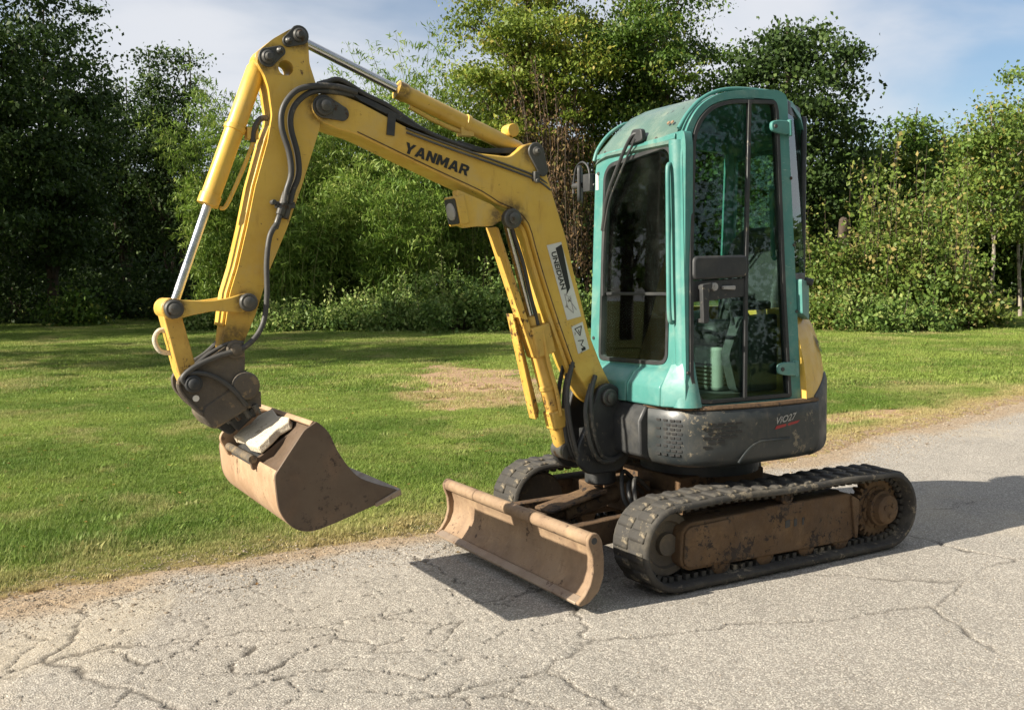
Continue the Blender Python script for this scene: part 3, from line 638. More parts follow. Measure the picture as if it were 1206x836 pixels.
hood = part('rear_hood', sweep_z(hdp, lambda t: .885, lambda t: 1.36, [(0, 1.0), (.2, .995), (.43, .972), (.65, .935), (.80, .90), (.92, .85), (1.0, .79)], .35), YEL, bevel=0, ang=60)
def on_hood(u, v, d): a = R_(121 + 15 * u); zz = 1.14 + .075 * v - .06 * u; tt = (zz - .885) / .475; r = .695 * (.995 - .03 * max(0, (tt - .25) / .25) if tt < .5 else .965 - .05 * (tt - .5) / .22) + d + .004; return (r * math.cos(a), r * math.sin(a), 1.14 + .075 * v - .06 * u)
text_part('model_lettering', 'ViO27', on_hood, .07, INK, hood, shear=.2, offset=.03, d0=.001)
part('engine_cover', MB().slab([arc(.56, 125, 262, 30) + [(.10, -.66), (.30, -.62), (.30, -.42), (-.38, -.40), (-.38, .30)]], lambda a, b, d: (a, b, d), .90, 1.30), BLK, bevel=.03, seg=3)
part('tank_cover', MB().slab([[(.54, -.60), (.60, -.42), (.60, -.375), (.31, -.375), (.31, -.66), (.44, -.66)]], lambda a, b, d: (a, b, d), .885, 1.12), BLK, bevel=.03, seg=3)
# ---- swing post
sw = part('swing_post', MB().prism(rnd([(.60, .56), (.66, .50), (.86, .50), (.93, .56), (.93, .66), (.86, .78), (.80, .96), (.73, .985), (.66, .95), (.60, .80)], .03), -.13, -.095)
          .prism(rnd([(.60, .56), (.66, .50), (.86, .50), (.93, .56), (.93, .66), (.86, .78), (.80, .96), (.73, .985), (.66, .95), (.60, .80)], .03), .095, .13).box((.70, 0, .62), (.16, .188, .20)), BLK, bevel=.008)
part('swing_pivot', MB().cyl((.70, 0, .42), (.70, 0, .60), .085, n=28, ch=.01), BLK, sw, 0)
pin(.735, .905, .1305, .152, .047, sw, STEEL, 'boom_foot_pin')
for i, (dy, r) in enumerate(((.02, .013), (-.025, .012), (.06, .011), (.085, .011))):
    part('base_hose', MB().tube([(.90 + i * .01, dy, 1.10), (.955 + i * .008, dy + .02, .93), (.955, dy + .03, .72), (.90, dy + .03, .58), (.76, dy * .6, .55), (.62, dy * .5, .60)], r, 8), HOSE, bevel=0)
part('looped_hose', MB().tube([(.80, .10, 1.02), (.86, .145, .92), (.86, .165, .74), (.80, .16, .60), (.70, .15, .575), (.62, .14, .62)], .014, 8).tube([(.84, .12, .98), (.90, .155, .85), (.885, .175, .68), (.82, .17, .58), (.72, .16, .565)], .012, 8), HOSE, bevel=0)
# ---- boom
BO = [(2.315, 2.345), (2.27, 2.38), (2.199, 2.386), (2.086, 2.352), (1.839, 2.247), (1.483, 2.155), (1.30, 2.145), (1.213, 2.212), (1.150, 2.226), (1.104, 2.190), (1.079, 2.061), (1.034, 1.934), (.968, 1.748), (.930, 1.603), (.823, 1.236), (.748, 1.070), (.680, .950), (.680, .866), (.735, .845), (.804, .890), (.924, 1.059), (1.020, 1.297), (1.100, 1.513), (1.159, 1.690), (1.198, 1.805), (1.271, 1.872), (1.364, 1.905), (1.463, 1.958), (1.656, 2.030), (1.887, 2.119), (2.106, 2.205), (2.203, 2.225), (2.275, 2.250), (2.318, 2.290)]
boom = part('boom', MB().prism(rnd(BO, .03, 3), -.088, .088), YEL, bevel=.007)
seam = [(a, b) for a, b in BO[20:31]]
part('weld_seam', MB().tube([(a - .004, .0885, b + .012) for a, b in seam], .0032, 5, 2), FRM, boom, 0)
part('lower_rib', MB().tube([(a + .012, .05, b - .012) for a, b in seam[:6]], .016, 6, 2), YEL, boom, 0)
def Bf(a0, a1, b0):                          # affine frame on the boom's near face
    a0, a1, b0 = Vector(a0), Vector(a1), Vector(b0)
    def f(u, v, d): q = a0 + (a1 - a0) * u + (b0 - a0) * v; return (q.x, .0885 + d, q.y)
    return f
GLY = {'Y': (.98, [[(0, 1), (.31, 1), (.5, .63), (.69, 1), (1, 1), (.645, .42), (.645, 0), (.355, 0), (.355, .42)]]),
       'A': (1.02, [[(0, 0), (.35, 1), (.65, 1), (1, 0), (.70, 0), (.65, .18), (.35, .18), (.30, 0)], [(.415, .40), (.585, .40), (.5, .73)]]),
       'N': (.92, [[(0, 0), (0, 1), (.30, 1), (.70, .44), (.70, 1), (1, 1), (1, 0), (.70, 0), (.30, .56), (.30, 0)]]),
       'M': (1.16, [[(0, 0), (0, 1), (.30, 1), (.5, .5), (.70, 1), (1, 1), (1, 0), (.745, 0), (.745, .56), (.575, .14), (.425, .14), (.255, .56), (.255, 0)]]),
       'R': (.94, [[(0, 0), (0, 1), (.72, 1), (.95, .88), (.95, .54), (.76, .42), (1, 0), (.68, 0), (.47, .36), (.28, .36), (.28, 0)], [(.28, .57), (.28, .79), (.61, .79), (.66, .68), (.61, .57)]])}
lf = Bf((1.872, 2.136), (1.536, 2.038), (1.862, 2.186)); tot = sum(GLY[c][0] for c in 'YANMAR') + 5 * .10; xo = 0
for c in 'YANMAR':
    w_, lp = GLY[c]; part('letter', MB().slab([[((xo + a * w_ + .16 * (b - .5)) / tot, b) for a, b in l] for l in lp], lf, .0008, .0022), INK, boom, 0); xo += w_ + .10
D1 = Bf((1.088, 1.708), (.967, 1.321), (1.000, 1.726)); D2 = Bf((.941, 1.285), (.899, 1.141), (.871, 1.310))
sq = [(0, 0), (1, 0), (1, 1), (0, 1)]
dec = part('dealer_sticker', MB().slab([sq], D1, .0006, .0016), WHT, boom, 0)
part('sticker_band', MB().slab([rnd([(.06, .52), (.03, .98), (.10, .98), (.60, .78), (.68, .40), (.62, .50)], .01, 1)], D1, .0018, .0024), INK, dec, 0)
text_part('sticker_lettering', 'UNEIDIAN', lambda u, v, d: D1(.10 + .50 * u, .14 + .34 * v, d), .02, INK, dec, offset=.03, d0=.0012)
ex_ = MB()
for a, b in (((.66, .30), (.84, .25)), ((.70, .62), (.92, .56)), ((.72, .45), (.90, .80)), ((.84, .25), (.93, .55)), ((.66, .30), (.74, .66))):
    p, q = D1(*a, .002), D1(*b, .002); ex_.cyl(p, q, .0022, n=5)
part('sticker_drawing', ex_, SILV, dec, 0)
dw = part('warning_sticker', MB().slab([sq], D2, .0006, .0016), WHT, boom, 0)
tri_ = MB()
for a, b in (((.12, .22), (.12, .82)), ((.12, .82), (.42, .52)), ((.42, .52), (.12, .22)), ((.20, .5), (.32, .52)), ((.56, .25), (.62, .70)), ((.62, .70), (.74, .40)), ((.74, .40), (.86, .60))):
    tri_.cyl(D2(*a, .002), D2(*b, .002), .0024, n=5)
tri_.slab([rnd([(.86, .35), (.97, .35), (.97, .7), (.86, .7)], .02, 2)], D2, .0018, .0028)
part('warning_drawing', tri_, INK, dw, 0)
# boom pins and bosses
part('boss', MB().prism(stadium((2.262, 2.318), (2.178, 2.292), .052, .034), .0885, .103), STEEL, boom, bevel=.004); pin(2.262, 2.318, .1035, .122, .043, boom)
part('boss', MB().prism(stadium((1.150, 2.178), (1.112, 2.085), .046, .030), .0885, .102), STEEL, boom, bevel=.004); pin(1.150, 2.178, .1025, .110, .024, boom)
pin(1.302, 1.838, .0885, .125, .050, boom)
lb = part('lamp_bracket', MB().prism(rnd([(1.595, 1.975), (1.40, 1.905), (1.33, 1.84), (1.40, 1.80), (1.47, 1.800), (1.545, 1.790), (1.575, 1.80)], .012), .03, .0878), YEL, boom, bevel=.004)
LA, LBx = Vector((1.592, 1.955)), Vector((1.560, 1.800)); ldir = (LBx - LA).normalized(); lno = Vector((ldir.y, -ldir.x)); lno = lno if lno.x > 0 else -lno
def lampf(a, b, d): q = LA + ldir * b + lno * d; return (q.x, .02 + a, q.y)
LH = [(-.06, .01), (.075, .01), (.075, .155), (-.06, .155)]
lamp = part('work_lamp', MB().slab([rnd(LH, .015)], lampf, -.03, .018), YEL, boom, bevel=.004)
part('lamp_bezel', MB().slab([rnd(inset(LH, .010), .015)], lampf, .0182, .024), BLK, lamp, .002)
lc = lampf(.0075, .0825, .0242); part('lamp_lens', MB().lathe(lc, (lno.x, 0, lno.y), [(0, .044), (.006, .042), (.011, .030), (.013, .012)], 24), SILV, lamp, 0)
# pipes along the boom top and hose bundle at its head
for k, (dy, dz) in enumerate(((.090, .004), (.096, -.016))):
    part('steel_pipe', MB().tube([(1.86, dy, 2.244 + dz), (1.66, dy, 2.188 + dz), (1.48, dy, 2.142 + dz), (1.30, dy, 2.095 + dz), (1.14, dy, 2.048 + dz), (1.06, dy - .01, 2.005 + dz)], .0055, 8), STEEL, boom, 0)
part('pipe_clamp', MB().box((1.155, .095, 2.052), (.03, .04, .05)).cyl((1.155, .1, 2.03), (1.155, .125, 2.03), .012, n=8), STEEL, boom, .003)
for k in range(5):
    dy = -.05 + .032 * k
    part('boom_hose', MB().tube([(2.30 - .01 * k, dy, 2.415 + .008 * (k % 2)), (2.18, dy, 2.43 + .004 * k), (2.05, dy, 2.388), (1.95, dy, 2.345 + .006 * (k % 3)), (1.86, dy, 2.30), (1.78, dy * .8, 2.262), (1.68, dy * .8, 2.222), (1.5, dy * .7, 2.175)], .0125, 8), HOSE, boom, 0)
part('hose_guard', MB().prism(rnd([(2.14, 2.395), (2.05, 2.372), (1.92, 2.322), (1.81, 2.270), (1.76, 2.240), (1.82, 2.256), (1.95, 2.306), (2.08, 2.357)], .004), .070, .0895), BLK, boom, .002)
part('hose_strap', MB().box((1.935, .0915, 2.262), (.040, .008, .105), Matrix.Rotation(R_(-6), 3, 'Y')), BLK, boom, .002)
# arm cylinder on top of the boom
def cyl_set(prefix, rod0, rod1, b1, rr, br, mat_rod, mat_b, cap=True):
    d = (Vector(b1) - Vector(rod1)).normalized(); L = (Vector(b1) - Vector(rod1)).length
    part(prefix + '_rod', MB().cyl(rod0, Vector(rod1) + d * .05, rr, n=20), mat_rod, bevel=0)
    b = part(prefix + '_barrel', MB().lathe(rod1, d, [(0, br * .78), (.004, br + .005), (.050, br + .005), (.052, br), (L * .52, br), (L * .52 + .003, br + .006), (L * .52 + .022, br + .006), (L * .52 + .025, br), (L - .03, br), (L, br * .7)], 28), mat_b, bevel=0)
    return b
ab = cyl_set('arm_cylinder', (2.352, 0, 2.629), (1.868, 0, 2.444), (1.175, 0, 2.188), .0215, .040, CHR, YEL)
part('arm_cylinder_eye', MB().cyl((1.150, -.05, 2.178), (1.150, .05, 2.178), .046, n=24), YEL, ab, .004)
part('arm_cylinder_pipe', MB().tube([(1.80, .0, 2.366), (1.70, .01, 2.318), (1.58, .01, 2.276), (1.50, 0, 2.262)], .012, 8).box((1.50, .0, 2.275), (.07, .05, .06)), YEL, ab, 0)
part('cylinder_port', MB().cyl((1.27, -.03, 2.235), (1.235, -.03, 2.292), .028, n=16).cyl((1.235, -.055, 2.290), (1.235, .02, 2.290), .034, n=18), YEL, ab, .004)
part('rod_end', MB().cyl((2.362, -.045, 2.622), (2.362, .045, 2.622), .038, n=24), STEEL, bevel=.004)
part('hose_tray', MB().prism([(1.56, 2.215), (1.42, 2.185), (1.20, 2.20), (1.20, 2.17), (1.45, 2.16), (1.60, 2.20)], -.06, .05), BLK, boom, .003)
# ---- stick (arm)
ST = [(2.349, 2.658), (2.322, 2.622), (2.317, 2.580), (2.315, 2.506), (2.288, 2.422), (2.267, 2.323), (2.274, 2.226), (2.364, 1.966), (2.440, 1.770), (2.526, 1.582), (2.590, 1.396), (2.644, 1.279), (2.661, 1.234), (2.700, 1.208), (2.741, 1.246), (2.729, 1.322), (2.700, 1.487), (2.662, 1.600), (2.615, 1.778), (2.575, 1.952), (2.513, 2.154), (2.490, 2.268), (2.503, 2.385), (2.520, 2.439), (2.552, 2.490), (2.540, 2.539), (2.481, 2.594), (2.395, 2.650)]
stick = part('stick', MB().slab([rnd(ST, .016, 3), circ((2.423, 2.477), .034, 18)], XZ, -.072, .072), YEL, bevel=.006)
part('front_plate', MB().slab([[(2.497, 2.20), (2.513, 2.160), (2.577, 1.950), (2.617, 1.776), (2.664, 1.60), (2.702, 1.487), (2.727, 1.345), (2.739, 1.35), (2.714, 1.492), (2.676, 1.604), (2.629, 1.780), (2.589, 1.954), (2.525, 2.164), (2.500, 2.225)]], XZ, -.078, .058), YEL, stick, .003)
part('keeper', MB().prism(stadium((2.505, 2.513), (2.45, 2.545), .042, .024), .0725, .086), STEEL, stick, .003); pin(2.505, 2.513, .0865, .10, .030, stick); pin(2.452, 2.546, .0865, .098, .016, stick)
part('keeper', MB().prism(stadium((2.362, 2.622), (2.412, 2.592), .044, .026), .0725, .086), STEEL, stick, .003); pin(2.362, 2.622, .0865, .10, .030, stick); pin(2.412, 2.592, .0865, .098, .016, stick)
for k, y in enumerate((.115, .100)):
    part('stick_hose', MB().tube([(2.10, y - .03, 2.395 - .012 * k), (2.20, y - .01, 2.408 - .02 * k), (2.30, y, 2.402 - .02 * k), (2.39 - .022 * k, y, 2.375 - .032 * k), (2.452 - .042 * k, y, 2.300 - .015 * k), (2.463 - .046 * k, y, 2.211), (2.433 - .042 * k, y, 2.102), (2.426 - .038 * k, y, 2.010), (2.449 - .032 * k, y, 1.935), (2.459 - .028 * k, y, 1.88)], .0135, 10), HOSE, stick, 0)
part('hose_coupling', MB().cyl((2.444, .10, 1.93), (2.478, .10, 1.83), .019, n=10).cyl((2.420, .088, 1.925), (2.452, .088, 1.815), .017, n=10).box((2.45, .088, 1.875), (.085, .03, .028)).cyl((2.505, .08, 1.885), (2.505, .115, 1.885), .012, n=8).cyl((2.478, .10, 1.83), (2.502, .105, 1.77), .014, n=10), STEEL, stick, .002)
part('bucket_hose', MB().tube([(2.495, .105, 1.79), (2.530, .115, 1.735), (2.549, .12, 1.618), (2.553, .122, 1.470), (2.580, .125, 1.341), (2.657, .13, 1.258), (2.778, .125, 1.220), (2.870, .118, 1.180), (2.921, .115, 1.135), (2.90, .113, 1.10)], .0125, 10), HOSE, stick, 0)
part('thin_hose', MB().tube([(2.66, .12, 1.275), (2.72, .11, 1.275), (2.80, .10, 1.235), (2.86, .09, 1.19)], .008, 8).tube([(2.70, -.06, 1.30), (2.78, -.08, 1.22), (2.87, -.08, 1.17)], .012, 8), HOSE, stick, 0)
bb = cyl_set('bucket_cylinder', (2.931, 0, 1.425), (2.768, 0, 1.870), (2.525, 0, 2.500), .020, .042, CHR, YEL)
part('bucket_cylinder_eye', MB().cyl((2.505, -.04, 2.513), (2.505, .04, 2.513), .045, n=22), YEL, bb, .004)
part('bucket_cylinder_pipe', MB().tube([(2.560, .02, 2.16), (2.600, .02, 2.06), (2.66, .02, 1.93), (2.695, .02, 1.865), (2.715, .01, 1.86)], .009, 8).box((2.565, .0, 2.19), (.05, .05, .05)), YEL, bb, 0)
part('cylinder_hose', MB().tube([(2.50, .03, 2.26), (2.535, .03, 2.25), (2.56, .02, 2.20), (2.565, .02, 2.15)], .013, 8), HOSE, bb, 0)
# links
LK = [(2.600, 1.478), (2.637, 1.492), (2.718, 1.468), (2.80, 1.458), (2.907, 1.464), (2.958, 1.477), (2.990, 1.449), (2.988, 1.402), (2.948, 1.379), (2.874, 1.398), (2.777, 1.415), (2.658, 1.403), (2.604, 1.418), (2.592, 1.45)]
for s in (1, -1):
    l_ = part('side_link', MB().prism(rnd(LK, .02, 3), s * .080, s * .104), YEL, bevel=.004)
    pin(2.631, 1.449, s * .1045, s * .122, .040, l_, STEEL); pin(2.946, 1.427, s * .1045, s * .130, .040, l_, STEEL)
lk2 = part('bucket_link', MB().prism([(2.985, 1.42), (2.955, 1.395), (2.905, 1.40), (2.855, 1.19), (2.842, 1.12), (2.905, 1.09), (2.93, 1.16)], -.062, .062).cyl((2.946, -.076, 1.427), (2.946, .076, 1.427), .046, n=22), YEL2, bevel=.006)
part('lifting_ring', MB().tube([(2.940, 0, 1.325), (2.985, 0, 1.335), (3.008, 0, 1.295), (2.985, 0, 1.245), (2.925, 0, 1.235)], .011, 10), PALE, lk2, 0)
# ---- tilt coupler
TRI = [(2.699, 1.285), (2.650, 1.235), (2.655, 1.138), (2.750, 1.050), (2.835, .975), (2.877, 1.010), (2.926, 1.075), (2.930, 1.132), (2.885, 1.165), (2.747, 1.250)]
cp = part('tilt_coupler', MB().prism(rnd(TRI, .022), .082, .105).prism(rnd(TRI, .022), -.105, -.082).prism([(2.66, 1.14), (2.75, 1.06), (2.84, .99), (2.80, 1.0), (2.70, 1.12)], -.081, .081), COUP, bevel=.005)
pin(2.695, 1.248, .1055, .128, .040, cp, COUP); pin(2.878, 1.108, .1055, .130, .038, cp, BLK)
part('top_rim', MB().tube([(2.90, .108, 1.16), (2.935, .108, 1.12), (2.928, .108, 1.075), (2.88, .108, 1.012), (2.842, .108, .975)], .010, 8), COUP, cp, 0)
part('grease_cap', MB().cyl((2.868, .1055, 1.045), (2.868, .112, 1.045), .014, n=14), WHT, cp, 0)
LO = [(2.850, .965), (2.838, 1.008), (2.713, 1.082), (2.690, 1.066), (2.640, .985), (2.787, .905), (2.815, .915)]
part('rotor_housing', MB().prism(rnd(LO, .02), -.10, .110), COUP, cp, .010)
part('rotor_body', MB().cyl((2.655, .125, 1.085), (2.655, -.125, 1.085), .062, n=28, ch=.008).box((2.63, 0, 1.02), (.09, .20, .07)), COUP, cp, .004)
part('coupler_hose', MB().tube([(2.90, .112, 1.155), (2.83, .122, 1.15), (2.76, .122, 1.115), (2.70, .122, 1.06), (2.655, .11, 1.0)], .011, 8), HOSE, cp, 0)
for k in range(4): part('rotor_fitting', MB().cyl((2.60 + .035 * k, .11 - .03 * k, .955 - .012 * k), (2.62 + .035 * k, .11 - .03 * k, 1.0 - .02 * k), .013, n=8), STEEL, cp, 0)
part('coupler_neck', MB().box((2.665, -.05, .955), (.11, .13, .12), Matrix.Rotation(R_(40), 3, 'Y')), BLK, cp, .008)
# ---- bucket
def bk(a, b, d): s = (.57 - d) / 1.11; return (a - .046 * s, d, b - .030 * s)
BN = [(2.494, .970), (2.443, .921), (2.405, .837), (2.334, .737), (2.260, .693), (2.143, .649), (2.138, .632), (2.262, .592), (2.475, .530), (2.558, .526), (2.617, .560), (2.657, .624), (2.668, .705), (2.671, .763), (2.608, .856), (2.546, .940)]
SHL = BN[6:14] + [(2.660, .785)]
def offs(poly, d):
    o = []
    for i in range(len(poly)):
        a, b = Vector(poly[max(i - 1, 0)]), Vector(poly[min(i + 1, len(poly) - 1)]); t = (b - a).normalized(); o.append((poly[i][0] - t.y * d, poly[i][1] + t.x * d))
    return o
def smooth_line(P, k=4):
    o = []
    for i in range(len(P) - 1):
        a, b, c, d = [Vector(P[max(0, min(len(P) - 1, j))]) for j in (i - 1, i, i + 1, i + 2)]
        for q in range(k): t = q / k; o.append(tuple(.5 * ((2 * b) + (c - a) * t + (2 * a - 5 * b + 4 * c - d) * t * t + (3 * b - a - 3 * c + d) * t ** 3)))
    return o + [P[-1]]
SHS = smooth_line(SHL)
shell = SHS + list(reversed(offs(SHS, .014)))
bucket = part('bucket', MB().slab([shell], bk, -.535, .558), BKT, bevel=.003, ang=30, label='wide dusty brown grading bucket')
MO = smooth_line(BN[:6], 4)
for y0, y1, m_ in ((.558, .574, BKD), (-.551, -.535, BKD)): part('side_plate', MB().slab([rnd(MO + SHS + [(2.608, .856), (2.546, .940)], .012, 2)], bk, y0, y1), m_, bucket, .004)
part('cavity_shade_plate', MB().slab([[(2.655, .775), (2.60, .80), (2.53, .89), (2.478, .945), (2.470, .935), (2.52, .88), (2.59, .785), (2.645, .76)]], bk, -.534, .557), BKD, bucket, .002)  # added dark plate; the open cavity's shade is painted as its colour
part('lip', MB().slab([[(2.135, .655), (2.128, .628), (2.245, .588), (2.25, .605)]], bk, -.56, .582), EDGE, bucket, .004)
part('top_bar', MB().slab([rnd([(2.505, .972), (2.478, .958), (2.498, .94), (2.52, .955)], .006)], bk, -.54, .556), BKT, bucket, .004)
part('hanger_plate', MB().slab([rnd([(2.690, .745), (2.735, .835), (2.715, .872), (2.66, .890), (2.56, .955), (2.49, .950), (2.50, .90), (2.60, .80)], .02)], bk, -.235, -.212), BKT, bucket, .005)
part('hanger_plate', MB().slab([rnd([(2.690, .745), (2.70, .79), (2.655, .805), (2.515, .900), (2.478, .915), (2.50, .87), (2.60, .785)], .012)], bk, .245, .268), BKD, bucket, .005)  # near plate darker than the far one: its shade is in the colour
part('hanger_box', MB().slab([[(2.685, .76), (2.66, .788), (2.51, .885), (2.50, .86), (2.61, .775)]], bk, -.205, .243), BLK, bucket, .004)
part('hanger_bar', MB().cyl(bk(2.690, .795, -.24), bk(2.690, .795, .275), .018, n=14), COUP, bucket, 0)
r_m = random.Random(3); top = []; bot = []
hang_top = [(0, .0), (.03, .35), (.0, .7), (.06, 1.0), (.35, 1.04), (.62, .96), (.86, 1.02), (1.0, .9), (.97, .5), (1.02, .12), (.8, -.05), (.5, .03), (.22, -.04)]
def hang_topf(u, v, d): return (2.656 - .165 * u + .45 * d + .006 * math.sin(17 * u + 9 * v), -.09 + .36 * v, .815 + .112 * u + .85 * d + .006 * math.sin(23 * v + 5 * u))
part('hanger_top_plate', MB().slab([hang_top], hang_topf, -.012, .026), PALE, bucket, .006, 2, label='pale top plate of the bucket hanger, sunlight in its colour')  # the hanger's pale top plate; its sunlit brightness is put into the colour
part('coupler_jaw', MB().prism(rnd([(2.75, .89), (2.71, .95), (2.63, 1.0), (2.60, .97), (2.625, .92), (2.69, .85)], .02), -.17, -.03).cyl((2.60, -.16, .955), (2.60, .02, .955), .024, n=14), BLK, cp, .006)
# ---- boom cylinder and its guard
cyl_set('boom_cylinder', (1.275, 0, 1.840), (1.135, 0, 1.350), (.945, 0, .640), .022, .045, CHR, YEL2)
part('boom_cylinder_block', MB().box((1.095, .01, 1.22), (.11, .12, .16), Matrix.Rotation(R_(15), 3, 'Y')).box((.985, .01, .80), (.10, .10, .10), Matrix.Rotation(R_(15), 3, 'Y')), YEL2, bevel=.008)
part('boom_cylinder_foot', MB().cyl((.935, -.06, .625), (.935, .06, .625), .05, n=22), STEEL, bevel=.004)
part('cylinder_tube', MB().tube([(1.10, .06, 1.28), (1.075, .07, 1.12), (1.02, .065, .95), (.99, .06, .82)], .011, 8).tube([(1.13, -.04, 1.3), (1.09, -.06, 1.12), (1.04, -.06, .95)], .010, 8), YEL2, bevel=0)
part('cylinder_guard', MB().prism([(1.365, 1.800), (1.300, 1.800), (1.073, 1.150), (1.092, 1.118), (1.128, 1.128)], -.055, -.043).prism([(1.365, 1.80), (1.349, 1.795), (1.112, 1.132), (1.128, 1.128)], -.042, .055), YEL2, bevel=.003)
part('cylinder_lower_guard', MB().prism([(1.240, 1.36), (1.185, 1.34), (1.050, .835), (1.055, .80), (1.105, .80)], -.075, -.063).prism([(1.240, 1.36), (1.228, 1.355), (1.095, .80), (1.106, .80)], -.062, -.01), YEL2, bevel=.003)
part('guard_hose', MB().tube([(1.26, .03, 1.80), (1.20, .04, 1.62), (1.16, .04, 1.46), (1.12, .05, 1.30)], .010, 8), HOSE, bevel=0)
# ---- cab: near side plane y = .64-.06x-.05(z-.87), front plane x ~ .57
def SP(a, b, d): return (a, .64 - .06 * a - .05 * (b - .87) - d, b)
def FP_(a, b, d): return (.585 - .012 * (b - 1.0) - d, a, b)
SO = [(.600, .884), (.590, 1.10), (.572, 2.185), (.528, 2.300), (.450, 2.400), (.320, 2.468), (.127, 2.496), (-.055, 2.506), (-.112, 2.485), (-.135, 1.60), (-.152, .884)]
DO = [(.440, .893), (.516, .900), (.574, 1.015), (.552, 1.648), (.515, 2.225), (.478, 2.318), (.395, 2.398), (.266, 2.440), (-.034, 2.456), (-.052, 2.40), (-.066, 1.471), (-.086, .896)]
SO_r = rnd(SO, [.01, .03, .12, .09, .09, .09, .03, .03, .04, .01, .01], 4); DO_r = rnd(DO, [.01, .03, .05, .03, .1, .09, .08, .08, .03, .02, .02, .02], 4)
cab = part('cab_shell', MB().slab([SO_r, DO_r], SP, .004, .052), TUR, bevel=.010, seg=3)
# front frame with its window opening
FO = [(-.272, .886), (-.218, 2.15), (-.185, 2.226), (.545, 2.262), (.560, 2.20), (.572, .886)]
FW_ = [(-.180, 1.075), (-.138, 2.110), (-.085, 2.166), (.405, 2.215), (.462, 2.165), (.440, 1.130), (.415, 1.095), (.36, 1.083)]
FW_r = rnd(FW_, .05, 4)
part('front_frame', MB().slab([rnd(FO, [.01, .04, .03, .02, .03, .01]), FW_r], FP_, .002, .05), TUR, cab, .010, 3)
# rounded corner post between front and side
cpz = [.886, 1.05, 1.12, 1.5, 1.9, 2.14, 2.22]
rows = []
for z in cpz:
    k = .035 * max(0, (1.10 - z) / .21)
    c = Vector((.545, .556 - .05 * (z - .87) - .012)); r = .052 + k
    rows.append([(c.x + r * math.cos(R_(a)), c.y + r * math.sin(R_(a)), z) for a in range(-20, 111, 13)] + [(c.x - .03, c.y + .02, z), (c.x, c.y - .04, z)])
mb = MB().rows(rows, closed=True); k_ = len(rows[0]); mb.f.append(tuple(range(k_))); mb.f.append(tuple((len(rows) - 1) * k_ + i for i in range(k_)))
part('corner_post', mb, TUR, cab, 0, ang=60)
part('grab_rail', MB().tube([(.600, .500, 1.31), (.628, .510, 1.335), (.630, .505, 1.5), (.626, .495, 1.9), (.622, .488, 2.06), (.612, .482, 2.095), (.592, .478, 2.10)], .012, 10), TUR, cab, 0)
# nose panel under the front window
NP = [(.575, 1.075), (.622, 1.045), (.668, .985), (.672, .885), (.56, .885), (.56, 1.075)]
part('nose_panel', MB().prism(NP, .200, .482), TUR, cab, .014, 3); part('nose_panel', MB().prism(NP, -.270, .192), TUR, cab, .014, 3)
part('corner_panel', MB().add([(.672, .484, .885), (.668, .484, .985), (.600, .484, 1.10), (.585, .572, 1.12), (.597, .603, 1.0), (.600, .606, .885), (.55, .484, .885), (.55, .56, .885), (.55, .484, 1.10), (.55, .55, 1.12)],
     [(0, 1, 4, 5), (1, 2, 3, 4), (0, 6, 8, 2, 1), (5, 4, 3, 9, 7), (0, 5, 7, 6), (2, 8, 9, 3), (6, 7, 9, 8)]), TUR, cab, .008, 3)
# door
DFO = inset(DO_r, .005); DFI = inset(DO_r, .024)
door = part('door', MB().slab([DFO, DFI], SP, -.004, .034), BLK, EXC, .004, label='black framed glass cab door')
def clip_poly(poly, ax, v, keep):
    o = []; n = len(poly)
    for i in range(n):
        a, b = poly[i], poly[(i + 1) % n]; ia, ib = (a[ax] - v) * keep >= 0, (b[ax] - v) * keep >= 0
        if ia: o.append(a)
        if ia != ib: t = (v - a[ax]) / (b[ax] - a[ax]); o.append((a[0] + (b[0] - a[0]) * t, a[1] + (b[1] - a[1]) * t))
    return o
G0 = inset(DO_r, .022); xb = .175
fr_ = clip_poly(G0, 0, xb, 1); re_ = clip_poly(G0, 0, xb, -1)
part('door_pane', MB().slab([clip_poly(fr_, 1, 1.54, 1)], SP, .014, .019), GLS, door, 0); part('door_pane', MB().slab([clip_poly(fr_, 1, 1.54, -1)], SP, .014, .019), GLS, door, 0)
part('door_pane', MB().slab([re_], SP, .014, .019), GLS, door, 0)
part('door_bar', MB().slab([[(.152, 2.44), (.132, 2.44), (.184, 1.6), (.218, .91), (.238, .91), (.204, 1.6)]], SP, -.006, .013), BLK, door, .003)
part('pull_panel', MB().slab([rnd([(.535, 1.640), (.196, 1.648), (.20, 1.535), (.540, 1.520)], .03)], SP, -.016, .010), BLK, door, .012, 3)
part('latch_panel', MB().slab([rnd([(.540, 1.516), (.202, 1.530), (.208, 1.435), (.548, 1.410)], .015)], SP, .000, .012), BLK, door, .004)
part('door_handle', MB().slab([rnd([(.512, 1.500), (.448, 1.508), (.452, 1.478), (.470, 1.470), (.478, 1.31), (.512, 1.305)], .010)], SP, -.045, -.018).slab([[(.505, 1.495), (.46, 1.50), (.46, 1.48), (.505, 1.475)]], SP, -.02, .0).slab([[(.51, 1.33), (.485, 1.33), (.485, 1.31), (.51, 1.308)]], SP, -.02, .013), BLK, door, .005)
part('lock', MB().lathe(SP(.405, 1.487, .0), (.06, 1, .05), [(0, .022), (.010, .020), (.012, .010)], 18), SILV, door, 0)
part('latch_lever', MB().slab([rnd([(.36, 1.490), (.275, 1.492), (.275, 1.470), (.36, 1.474)], .008)], SP, -.010, -.001), SILV, door, .002)
